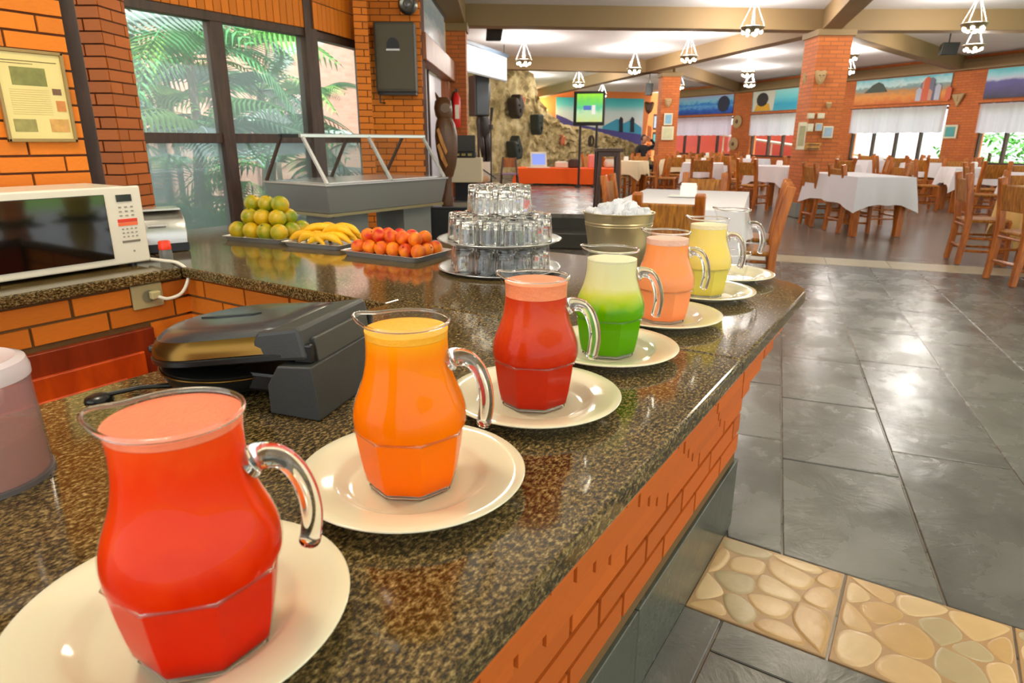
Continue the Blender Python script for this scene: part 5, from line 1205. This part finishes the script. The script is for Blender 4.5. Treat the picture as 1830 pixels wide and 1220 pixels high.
B((0, 0, hz), (28*u_, .36, 66*u_)).build('cabinet', BLACKPLASTIC, pa_, bevel=.03); B((0, -.19, hz), (22*u_, .02, 58*u_)).build('grille', mat('speaker_grey', (46, 54, 60), .5), pa_); MB().cyl((0, .05, 0), (0, .05, hz-30*u_), .03).build('pole', BLACKMET, pa_)
for q in (0, 120, 240): MB().cyl((.05*math.cos(R(q)), .05+.05*math.sin(R(q)), .25), (.45*math.cos(R(q)), .05+.45*math.sin(R(q)), 0), .015).build('leg', BLACKMET, pa_)
# ceiling loudspeakers
for px, py, D, lab in ((885, 63, 11.6, 'black loudspeaker hanging below the front beam near the screen'), (1694, 88, 13.4, 'black loudspeaker hanging under the ceiling near the plain mural'), (1160, 160, 20, 'small black loudspeaker at the round-room pillar')):
    P = at(px, py, D); u_ = D/FPX*.97; t = thing('hanging_loudspeaker', lab, 'loudspeaker', P, YAW+R(-8))
    w2 = 15 if px != 1160 else 7
    MB().add([(-w2*u_, -.1, -10*u_), (w2*.8*u_, -.1, -10*u_), (w2*u_, -.1, 10*u_), (-w2*.9*u_, -.1, 10*u_), (-w2*.7*u_, .12, -8*u_), (w2*.6*u_, .12, -8*u_), (w2*.7*u_, .12, 8*u_), (-w2*.6*u_, .12, 8*u_)], [(0, 1, 2, 3), (7, 6, 5, 4), (0, 4, 5, 1), (1, 5, 6, 2), (2, 6, 7, 3), (3, 7, 4, 0)]).build('cabinet', BLACKPLASTIC, t, bevel=.015)
    MB().cyl((0, 0, 9*u_), (0, 0, 3.17-P.z), .012).build('hanger', BLACKMET, t)
# television on two poles
Pt = onstage(1048, 334); Dt = Pt.dot(FH); u_ = Dt/FPX*.97
tv = thing('television_stand', 'flat television showing a green picture on two black poles', 'television', (Pt.x, Pt.y, SZ), YAW-R(14))
zc = at(1053, 194, Dt).z-SZ
B((0, 0, zc), (54*u_, .08, 56*u_)).build('bezel', BLACKPLASTIC, tv, bevel=.008)
SCR = painted('screen_picture', [(0, (190, 205, 130)), (.3, (180, 214, 170)), (.5, (90, 190, 150)), (.75, (110, 205, 90)), (1, (150, 220, 60))], .25, 4)
bn = SCR.node_tree.nodes['Principled BSDF']; rn = [n for n in SCR.node_tree.nodes if n.type == 'VALTORGB'][0]; SCR.node_tree.links.new(rn.outputs[0], bn.inputs['Emission Color']); bn.inputs['Emission Strength'].default_value = .35
B((1*u_, -.043, zc+1*u_), (45*u_, .008, 46*u_)).build('screen', SCR, tv); B((-3*u_, -.049, zc+1*u_), (13*u_, .004, 7*u_)).build('screen_shape', mat('screen_blue', (80, 110, 190), .3, emit=(80, 110, 190), es=.3), tv); B((8*u_, -.049, zc-2*u_), (6*u_, .004, 15*u_)).build('screen_shape', mat('screen_white2', (225, 225, 225), .3, emit=(225, 225, 225), es=.3), tv)
for x in (-15, 14):
    MB().cyl((x*u_, .03, 0), (x*u_, .03, zc-20*u_), .022).build('pole', BLACKMET, tv); B((x*u_, .03, .012), (.10, .34, .024)).build('foot', BLACKMET, tv)
# orange draped table with laptop and boxes
Po = onstage(1008, 334); Do_ = Po.dot(FH)+.78; Pq = at(1010, 300, Do_); u_ = Do_/FPX*.97; ht = Pq.z-SZ
def drape(w_, l_, ht_, drop, m_, name='cloth', parent=None, corner=.35, seed=1, zoff=.0):
    """cloth over a rectangular top: flat top, rippled skirt with longer corners"""
    rr = random.Random(seed); per = []; N = 18
    for (a, b_) in (((-w_, -l_), (w_, -l_)), ((w_, -l_), (w_, l_)), ((w_, l_), (-w_, l_)), ((-w_, l_), (-w_, -l_))):
        for k in range(N): per.append((a[0]+(b_[0]-a[0])*k/N, a[1]+(b_[1]-a[1])*k/N, k/N))
    n = len(per); vs = []; ph = rr.uniform(0, 6)
    rows_ = ((0, 0), (.012, .25), (.03, .6), (.045, 1))
    for out, q in rows_:
        for i, (x, y, t) in enumerate(per):
            cn_ = max(0, 1-min(t, 1-t)*4.5); L = math.hypot(x, y) or 1; rip = math.sin(i*1.05+ph)*.5+math.sin(i*.37+ph*2)*.5
            o_ = out*(1+.9*rip)+cn_*.05*q; dz = -(drop*(1+corner*cn_)+.01*rip)*q
            vs.append((x+x/L*o_, y+y/L*o_, ht_+dz))
    fs = rings(len(rows_), n)+[tuple(range(n-1, -1, -1))]
    return MB().add(vs, fs).build(name, m_, parent, smooth=True)
ot = thing('low_table', 'low table under an orange cloth on the stage', 'table', (Pq.x, Pq.y, SZ), YAW-R(4))
B((0, 0, ht-.03), (158*u_, .7, .03)).build('table_top', DARKWOOD, ot)
for sx in (-1, 1):
    for sy in (-1, 1): B((sx*74*u_, sy*.3, (ht-.045)/2), (.05, .05, ht-.045)).build('leg', DARKWOOD, ot)
oc = drape(84*u_, .38, ht+.0, ht*.9, OCLOTH, 'orange_tablecloth', None, .06, 3); oc.location = (Pq.x, Pq.y, SZ-.011); oc.rotation_euler[2] = YAW-R(4); oc.location.z = SZ+.003
tag(oc, 'bright orange cloth draped over the low stage table', 'tablecloth')
Pl = at(962, 299, Do_-.1); la = thing('laptop', 'open white laptop on the orange cloth', 'laptop', (Pl.x, Pl.y, SZ+ht+.006), YAW+R(12))
B((0, 0, .008), (38*u_, .24, .014)).build('keyboard_base', CREAM, la, bevel=.003)
sc_ = B((4*u_, .17, 14*u_), (30*u_, .012, 26*u_), Matrix.Rotation(R(-14), 3, 'X')).build('screen_lid', CREAM, la); B((4*u_, .160, 14*u_), (24*u_, .006, 19*u_), Matrix.Rotation(R(-14), 3, 'X')).build('display', mat('laptop_screen', (110, 130, 200), .3, emit=(110, 130, 200), es=.5), la)
for k, (px, w_, h_, m_, nm, lab) in enumerate(((1003, 22, 10, CREAM, 'white_box', 'low white box beside the laptop'), (1025, 18, 14, DARKWOOD, 'wooden_case', 'dark wooden case on the orange cloth'), (1062, 22, 22, mat('pink_plastic', (236, 140, 130), .5), 'pink_box', 'pink plastic box on the orange cloth'), (1089, 20, 14, CREAM, 'white_helmet', 'rounded white container at the end of the orange cloth'))):
    P = at(px, 299, Do_); t = thing(nm, lab, 'box', (P.x, P.y, SZ+ht+.006), YAW)
    B((0, 0, h_*u_*.5), (w_*u_, .22, h_*u_)).build('body', m_, t, bevel=.02 if k != 3 else .06, seg=3); B((0, -.0, h_*u_+.005), (w_*u_*.7, .15, .012)).build('lid', m_, t, bevel=.004)

# ================================================================== CHAIRS AND TABLES
def make_chair():
    t = thing('rustic_chair', 'chair', 'chair')
    pw_ = .026
    for s in (-1, 1):
        MB().tube([(-.215, s*.195, 0), (-.19, s*.19, .30), (-.19, s*.188, .47), (-.225, s*.186, .72), (-.262, s*.184, .92)], [pw_*1.35, pw_*1.5, pw_*1.55, pw_*1.6, pw_*1.6], 4).build('back_post', CHAIRWOOD, t, bevel=.008)
        MB().tube([(.20, s*.20, 0), (.185, s*.19, .45)], [pw_*1.25, pw_*1.3], 4).build('leg', CHAIRWOOD, t, bevel=.008)
        for z in (.14, .27): MB().cyl((-.20, s*.19, z), (.19, s*.192, z), .013, None, 8).build('stretcher', CHAIRWOOD, t)
    MB().cyl((.19, -.19, .22), (.19, .19, .22), .013, None, 8).build('stretcher', CHAIRWOOD, t); 
    for z in (.18, .40): MB().cyl((-.20, -.19, z), (-.20, .19, z), .014, None, 8).build('stretcher', CHAIRWOOD, t)
    B((0, 0, .445), (.41, .38, .035)).build('seat', RUSH, t, bevel=.015, seg=2)
    sl_ = math.atan2(.045, .25); B((-.236, 0, .745), (.028, .37, .23), Matrix.Rotation(-sl_*.8, 3, 'Y')).build('backrest', RUSH, t, bevel=.01, seg=2)
    return t
chair0 = make_chair(); used = [False]
def chair(x, y, ang, label, group):
    if not used[0]:
        used[0] = True; chair0.location = (x, y, 0); chair0.rotation_euler[2] = ang; chair0['label'] = label; chair0['group'] = group; return chair0
    return dup(chair0, (x, y, 0), ang, label, group)
def table(x, y, ang, w_, l_, label, cl, cm, drop=.30, corner=.5, seed=1, ht_=.78, group='dining tables'):
    t = thing('dining_table', label, 'table', (x, y, 0), ang, group)
    B((0, 0, ht_-.03), (2*w_-.01, 2*l_-.01, .04)).build('table_top', DARKWOOD, t)
    for sx in (-1, 1):
        for sy in (-1, 1): B((sx*(w_-.08), sy*(l_-.08), (ht_-.05)/2), (.08, .08, ht_-.05)).build('leg', CHAIRWOOD, t)
    c = drape(w_+.006, l_+.006, ht_, drop, cm, 'tablecloth', None, corner, seed); c.location = (x, y, -.006+.004); c.rotation_euler[2] = ang; tag(c, cl, 'tablecloth', 'tablecloths')
    return t
def fwd(ang, k): return (math.cos(ang)*k, math.sin(ang)*k)
NAP = mat('napkin_white', (240, 238, 236), .7)
# the table behind the counter
tn = R(12); ax = Vector((-math.sin(tn), math.cos(tn), 0)); rx = Vector((math.cos(tn), math.sin(tn), 0))
FRc = Vector((-1.45, 6.06, 0)); ctr = FRc-rx*.40-ax*.72
table(ctr.x, ctr.y, tn, .46, .92, 'dining table right behind the serving counter', 'white cloth with blue shading on the table right behind the counter', CLOTH, .26, .6, 2)
nh = thing('napkin_holder', 'white napkin holder on the table behind the counter', 'napkin holder', (ctr.x-.02, ctr.y+.12, .784), tn)
B((0, 0, .045), (.13, .08, .09)).build('holder', NAP, nh, bevel=.01); B((0, 0, .096), (.12, .03, .02)).build('napkins', NAP, nh, bevel=.006); B((0, 0, .004), (.30, .22, .006)).build('mat_cloth', NAP, nh)
cg = 'chairs around the table behind the counter'
pN = ctr-ax*1.22+rx*.05; chair(pN.x, pN.y, tn+R(90), 'woven rush chair at the near end of the table behind the counter', cg)
pF = ctr+ax*1.12+rx*.03; chair(pF.x, pF.y, tn-R(90), 'woven rush chair at the far end of the table behind the counter', cg)
for k, (aa, lab) in enumerate(((-.35, 'rush chair on the aisle side of the counter table, by the empty jug'), (.35, 'rush chair on the aisle side of the counter table, farther from the jugs'))):
    p = ctr+rx*.50+ax*aa; chair(p.x, p.y, tn+R(180), lab, cg)
p = ctr-rx*.52+ax*.62; chair(p.x, p.y, tn, 'rush chair on the stage side of the counter table', cg)
# right hand group
a1 = math.atan2(.56, .83)
d1v = Vector((-.56, .83, 0)); r1v = Vector((.83, .56, 0)); c1 = Vector((-.87, 9.75, 0))+d1v*.72+r1v*.38
table(c1.x, c1.y, a1, .38, .72, 'long table with a white cloth standing past the beige strip', 'white cloth on the long table past the beige floor strip', CLOTH, .36, .25, 5)
g1 = 'chairs around the long white table'
for (px_, py_), lab in (((-1.55+.19, 10.82+.1), 'rush chair beside the brick pillar at the long white table'), ((-1.10+.17, 10.27+.09), 'rush chair at the corner of the long white table')):
    chair(px_-.05, py_, a1, lab, g1)
p = c1+r1v*.55+d1v*.35; chair(p.x, p.y, a1+math.pi, 'rush chair across the long white table, window side', g1)
fC = math.atan2(.24, .97); cC = Vector((.275, 8.365, 0))
table(1.06, 8.62, fC, .38, .38, 'square table under a yellow cloth', 'yellow cloth on the square table by the aisle', YCLOTH, .38, .6, 6)
g2 = 'chairs at the yellow and white aisle tables'
chair(cC.x+.2, cC.y+.05, fC, 'rush chair in front of the yellow cloth', g2)
p = Vector((1.06, 8.62, 0))+Vector((-math.sin(fC), math.cos(fC), 0))*.66; chair(p.x, p.y, fC-R(90), 'rush chair behind the yellow cloth', g2)
fD = math.atan2(.45, .89); cD = Vector((.62, 7.285, 0))
table(1.42, 7.72, fD, .38, .38, 'square table under a plain white cloth at the aisle', 'white cloth on the square aisle table', CLOTH, .36, .6, 7)
chair(cD.x+.19, cD.y+.09, fD, 'rush chair in front of the white cloth at the aisle', g2)
# farther tables
far = [(1118, 15.3, ICLOTH), (1212, 16.6, ICLOTH), (1256, 14.2, CLOTH), (1335, 17.6, CLOTH), (1392, 12.6, CLOTH), (1262, 20.6, ICLOTH), (1652, 14.7, CLOTH), (1572, 16.6, CLOTH), (1740, 12.1, CLOTH), (1872, 9.9, CLOTH), (1852, 13.1, CLOTH), (1492, 14.0, CLOTH)]
where = ['below the ridge mural', 'below the round-room pillar', 'under the wave window', 'under the lagoon window', 'beside the square pillar', 'at the far wall below the wave', 'under the plain mural window', 'by the brick beneath the plain mural', 'between the two bright windows', 'below the mountain mural window', 'at the wall below the mountains', 'just past the square pillar']
rq_ = random.Random(12)
def side(P, a):
    d = (math.degrees(math.atan2(-math.sin(a), -math.cos(a))-math.atan2(-P.y, -P.x))+405) % 360
    return ('counter', 'aisle', 'window', 'stage')[int(d//90)]
for i, (px, D, cm) in enumerate(far):
    P = at(px, 300, D); ang = rq_.uniform(-.4, .6)
    table(P.x, P.y, ang, .40, .40, 'square dining table '+where[i], ('white' if cm is CLOTH else 'ivory')+' cloth on the dining table '+where[i], cm, .28, .5, 20+i)
    for k in range(4 if i not in (3, 10) else 2):
        a = ang+R(90*k); chair(P.x-.74*math.cos(a), P.y-.74*math.sin(a), a, 'rush chair on the '+side(P, a)+' side of the table '+where[i], 'chairs '+where[i])
    n_ = thing('napkin_holder', 'small white napkin holder on the table '+where[i], 'napkin holder', (P.x, P.y, .784), ang, 'napkin holders'); B((0, 0, .04), (.1, .06, .08)).build('holder', NAP, n_, bevel=.008); B((0, 0, .085), (.09, .02, .02)).build('napkins', NAP, n_)
# tall dark stool
P = at(1086, 300, 8.9); st = thing('tall_stool', 'tall dark wooden stool in front of the stage', 'stool', (P.x, P.y, 0), YAW)
B((0, 0, 1.10), (.34, .3, .04)).build('seat', DARKWOOD, st, bevel=.006)
for sx in (-1, 1):
    for sy in (-1, 1): MB().tube([(sx*.15, sy*.13, 0), (sx*.115, sy*.1, 1.08)], .032, 4).build('leg', DARKWOOD, st)
B((0, -.12, .35), (.26, .025, .03)).build('rung', DARKWOOD, st); B((0, .12, .35), (.26, .025, .03)).build('rung', DARKWOOD, st); B((0, -.1, 1.05), (.2, .025, .06)).build('apron', DARKWOOD, st)
# folding chair on the stage
P = onstage(910, 333); u_ = P.dot(FH)/FPX*.97; fc = thing('folding_chair', 'dark folding chair with a mauve seat beside the orange cloth', 'chair', (P.x, P.y, SZ), YAW)
for s in (-1, 1):
    MB().cyl((s*17*u_, -.10, 0), (s*11*u_, .10, 50*u_), .02, None, 6).build('back_post', DARKWOOD, fc); MB().cyl((s*15*u_, .16, 0), (s*13*u_, -.10, 24*u_), .02, None, 6).build('leg', DARKWOOD, fc)
B((0, -.02, 22*u_), (26*u_, .24, .03)).build('seat', mat('mauve_pad', (150, 120, 150), .8), fc, bevel=.008); B((0, .09, 41*u_), (24*u_, .03, 16*u_)).build('backrest', CHAIRWOOD, fc, bevel=.006)
P = onstage(868, 338); u_ = P.dot(FH)/FPX*.97; bgs = thing('cloth_bundle', 'dark bag and bundle lying at the stage edge', 'bag', (P.x, P.y, SZ), YAW)
ell([(14, 0, 0), (16, 4, 0), (13, 10, 1), (6, 14, 1)], u_, u_*.7).build('bag', mat('bag_blue', (44, 42, 58), .8), bgs, smooth=True).scale = (1, 1, u_)
ell([(9, 11, -2), (10, 15, -2), (7, 20, -1), (3, 23, 0)], u_, u_*.7).build('bundle', mat('bundle_tan', (190, 150, 110), .8), bgs, smooth=True).scale = (1, 1, u_)

# ================================================================== PERSON SITTING FAR BACK
def person():
    P = at(1148, 300, 19.5); z0_ = .0
    r = thing('person', 'person in black seated at a far table, one arm raised to the head', 'person', (P.x, P.y, 0), YAW+R(20))
    J = {'pel': (0, 0, .52), 'ch': (0, .04, .86), 'sh': (0, .05, 1.02), 'nk': (0, .03, 1.10), 'sl': (-.19, .04, 1.0), 'el': (-.30, -.14, .80), 'hl': (-.08, -.30, .82), 'sr': (.19, .04, 1.0), 'er': (.33, -.10, 1.10), 'hr': (.15, -.10, 1.26),
         'hpl': (-.1, 0, .5), 'kl': (-.13, -.42, .50), 'al': (-.13, -.42, .08), 'tl': (-.13, -.56, .04), 'hpr': (.1, 0, .5), 'kr': (.13, -.42, .50), 'ar': (.13, -.40, .08), 'tr': (.13, -.54, .04)}
    rad = {'pel': .15, 'ch': .14, 'sh': .12, 'nk': .055, 'sl': .065, 'el': .045, 'hl': .035, 'sr': .065, 'er': .045, 'hr': .035, 'hpl': .10, 'kl': .065, 'al': .045, 'tl': .04, 'hpr': .10, 'kr': .065, 'ar': .045, 'tr': .04}
    E_ = [('pel', 'ch'), ('ch', 'sh'), ('sh', 'nk'), ('sh', 'sl'), ('sl', 'el'), ('el', 'hl'), ('sh', 'sr'), ('sr', 'er'), ('er', 'hr'), ('pel', 'hpl'), ('hpl', 'kl'), ('kl', 'al'), ('al', 'tl'), ('pel', 'hpr'), ('hpr', 'kr'), ('kr', 'ar'), ('ar', 'tr')]
    ks_ = list(J); me = bpy.data.meshes.new('body'); me.from_pydata([J[k] for k in ks_], [(ks_.index(a), ks_.index(b_)) for a, b_ in E_], [])
    o = bpy.data.objects.new('body', me); col.objects.link(o); o.parent = r; sk = o.modifiers.new('skin', 'SKIN'); su = o.modifiers.new('s', 'SUBSURF'); su.levels = su.render_levels = 2; sk.use_smooth_shade = True
    for k, v in zip(ks_, me.skin_vertices[0].data): v.radius = (rad[k],)*2; v.use_root = (k == 'pel')
    me.materials.append(mat('black_shirt', (26, 24, 28), .8))
    SKIN = mat('skin', (196, 140, 110), .6)
    hd = MB().lathe([(0, -.12), (.045, -.11), (.07, -.06), (.08, 0), (.082, .05), (.065, .10), (.03, .125), (0, .13)], 18, (0, .0, 1.24)).build('head', SKIN, r, smooth='all')
    MB().cyl((0, -.075, 1.24), (0, -.10, 1.22), .014, .018, 8).build('nose', SKIN, hd); B((0, -.078, 1.185), (.045, .01, .01)).build('mouth', mat('lips', (150, 70, 62), .6), hd)
    for s in (-1, 1): B((s*.03, -.077, 1.255), (.02, .01, .01)).build('eye', BLACKPLASTIC, hd); MB().lathe([(0, -.02), (.012, 0), (0, .025)], 8, (s*.083, .01, 1.24)).build('ear', SKIN, hd)
    MB().lathe([(.088, -.02), (.092, .04), (.078, .10), (.04, .135), (0, .145)], 18, (0, .018, 1.245)).build('hair', mat('hair_dark', (36, 24, 18), .6), r, smooth='all')
    for hn, q in (('hl', (.9, -.3, .1)), ('hr', (-.7, 0, .5))):
        b0_ = Vector(J[hn]); d = Vector(q).normalized(); sd_ = d.cross(Vector((0, 0, 1))).normalized()
        mb = MB().tube([b0_, b0_+d*.05, b0_+d*.09], [.03, .038, .034], 8)
        for f in range(4): mb.tube([b0_+d*.08+sd_*(f-1.5)*.018, b0_+d*(.12+.01*(f in (1, 2)))+sd_*(f-1.5)*.02, b0_+d*(.15+.012*(f in (1, 2)))+sd_*(f-1.5)*.02-Vector((0, 0, .012))], [.009, .008, .006], 6)
        mb.tube([b0_+d*.03+sd_*.03, b0_+d*.06+sd_*.055, b0_+d*.085+sd_*.06], [.011, .009, .007], 6)
        mb.build('hand', SKIN, r, smooth='all')
    return P
Pp = person(); chair(Pp.x+.02, Pp.y+.05, YAW+R(20)-R(90), 'rush chair under the person in black', 'chair of the seated person')
# ================================================================== CHANDELIERS
BULB = mat('bulb_glow', (255, 248, 230), .4, emit=(255, 244, 222), es=14); BOWL = mat('pierced_bowl', (150, 140, 112), .3, .85, bump=.1, bscale=60)
def make_chandelier():
    t = thing('bowl_chandelier', 'pierced metal bowl lamp', 'chandelier')
    MB().lathe([(0, -.085), (.05, -.083), (.10, -.068), (.14, -.035), (.165, .0), (.172, .008), (.165, .012), (.155, .0), (.13, -.03), (.09, -.06), (0, -.075)], 28).build('bowl', BOWL, t, smooth='all')
    for k in range(6):
        a = R(60*k+15); MB().lathe([(0, -.03), (.018, -.026), (.027, 0), (.018, .026), (0, .03)], 12, (.118*math.cos(a), .118*math.sin(a), -.052)).build('bulb', BULB, t, smooth='all')
    for k in range(3):
        a = R(60+120*k); MB().lathe([(0, -.03), (.016, -.026), (.024, 0), (.016, .026), (0, .03)], 12, (.06*math.cos(a), .06*math.sin(a), -.078)).build('bulb', BULB, t, smooth='all')
    for k in range(4):
        a = R(90*k+20); MB().cyl((.165*math.cos(a), .165*math.sin(a), .008), (.012*math.cos(a), .012*math.sin(a), .36), .005, None, 5).build('chain', CHROME, t)
    MB().lathe([(0, .34), (.03, .35), (.03, .37), (.008, .38), (.008, .42), (0, .42)], 12).build('canopy', CHROME, t, smooth='all')
    return t
CH = [(1345, 48, 'over the aisle before the front beam'), (1742, 40, 'before the front beam near the aisle tables'), (1741, 78, 'behind the front beam near the aisle tables'), (1518, 97, 'just right of the square pillar'), (1515, 122, 'right of the square pillar toward the windows'), (936, 108, 'near the projection screen'), (941, 160, 'before the stone wall'), (1034, 148, 'above the television'), (1134, 122, 'above the stage edge'), (1231, 100, 'between the two brick pillars'), (1337, 128, 'before the lagoon mural'), (1340, 147, 'at the lagoon mural window'), (1076, 168, 'before the ridge mural'), (1213, 152, 'beside the round-room pillar')]
ch0 = make_chandelier(); LB_ = bpy.data.lights.new('chandelier_bulb', 'POINT'); LB_.energy = 54; LB_.color = (1, .95, .88); LB_.shadow_soft_size = .12
for i, (px, py, lab) in enumerate(CH):
    e = math.atan((610-py)/FPX)-PITCH; D = 1.53/math.tan(e); P = at(px, py, D); P.z = 2.75
    lab = 'pierced metal bowl chandelier with glowing bulbs '+lab
    if i == 0: ch0.location = P; ch0['label'] = lab; ch0['group'] = 'bowl chandeliers'; t = ch0
    else: t = dup(ch0, P, rq_.uniform(0, 1), lab, 'bowl chandeliers')
    l = bpy.data.objects.new('chandelier_light', LB_); col.objects.link(l); l.location = (P.x, P.y, P.z+.10)

# the same lamps hang over the counter and the aisle, above the picture
LN = bpy.data.lights.new('counter_bulb', 'POINT'); LN.energy = 34; LN.color = (1, .88, .68); LN.shadow_soft_size = .2
for x, y, lab in ((-1.5, .5, 'over the staff side of the counter'), (.9, 1.9, 'over the aisle beside the juice jugs'), (-2.6, 3.6, 'over the food warmer'), (-.4, 4.9, 'over the table behind the counter')):
    dup(ch0, (x, y, 2.75), .3, 'pierced metal bowl chandelier with glowing bulbs '+lab, 'bowl chandeliers')
    l = bpy.data.objects.new('chandelier_light', LN); col.objects.link(l); l.location = (x, y, 2.60)
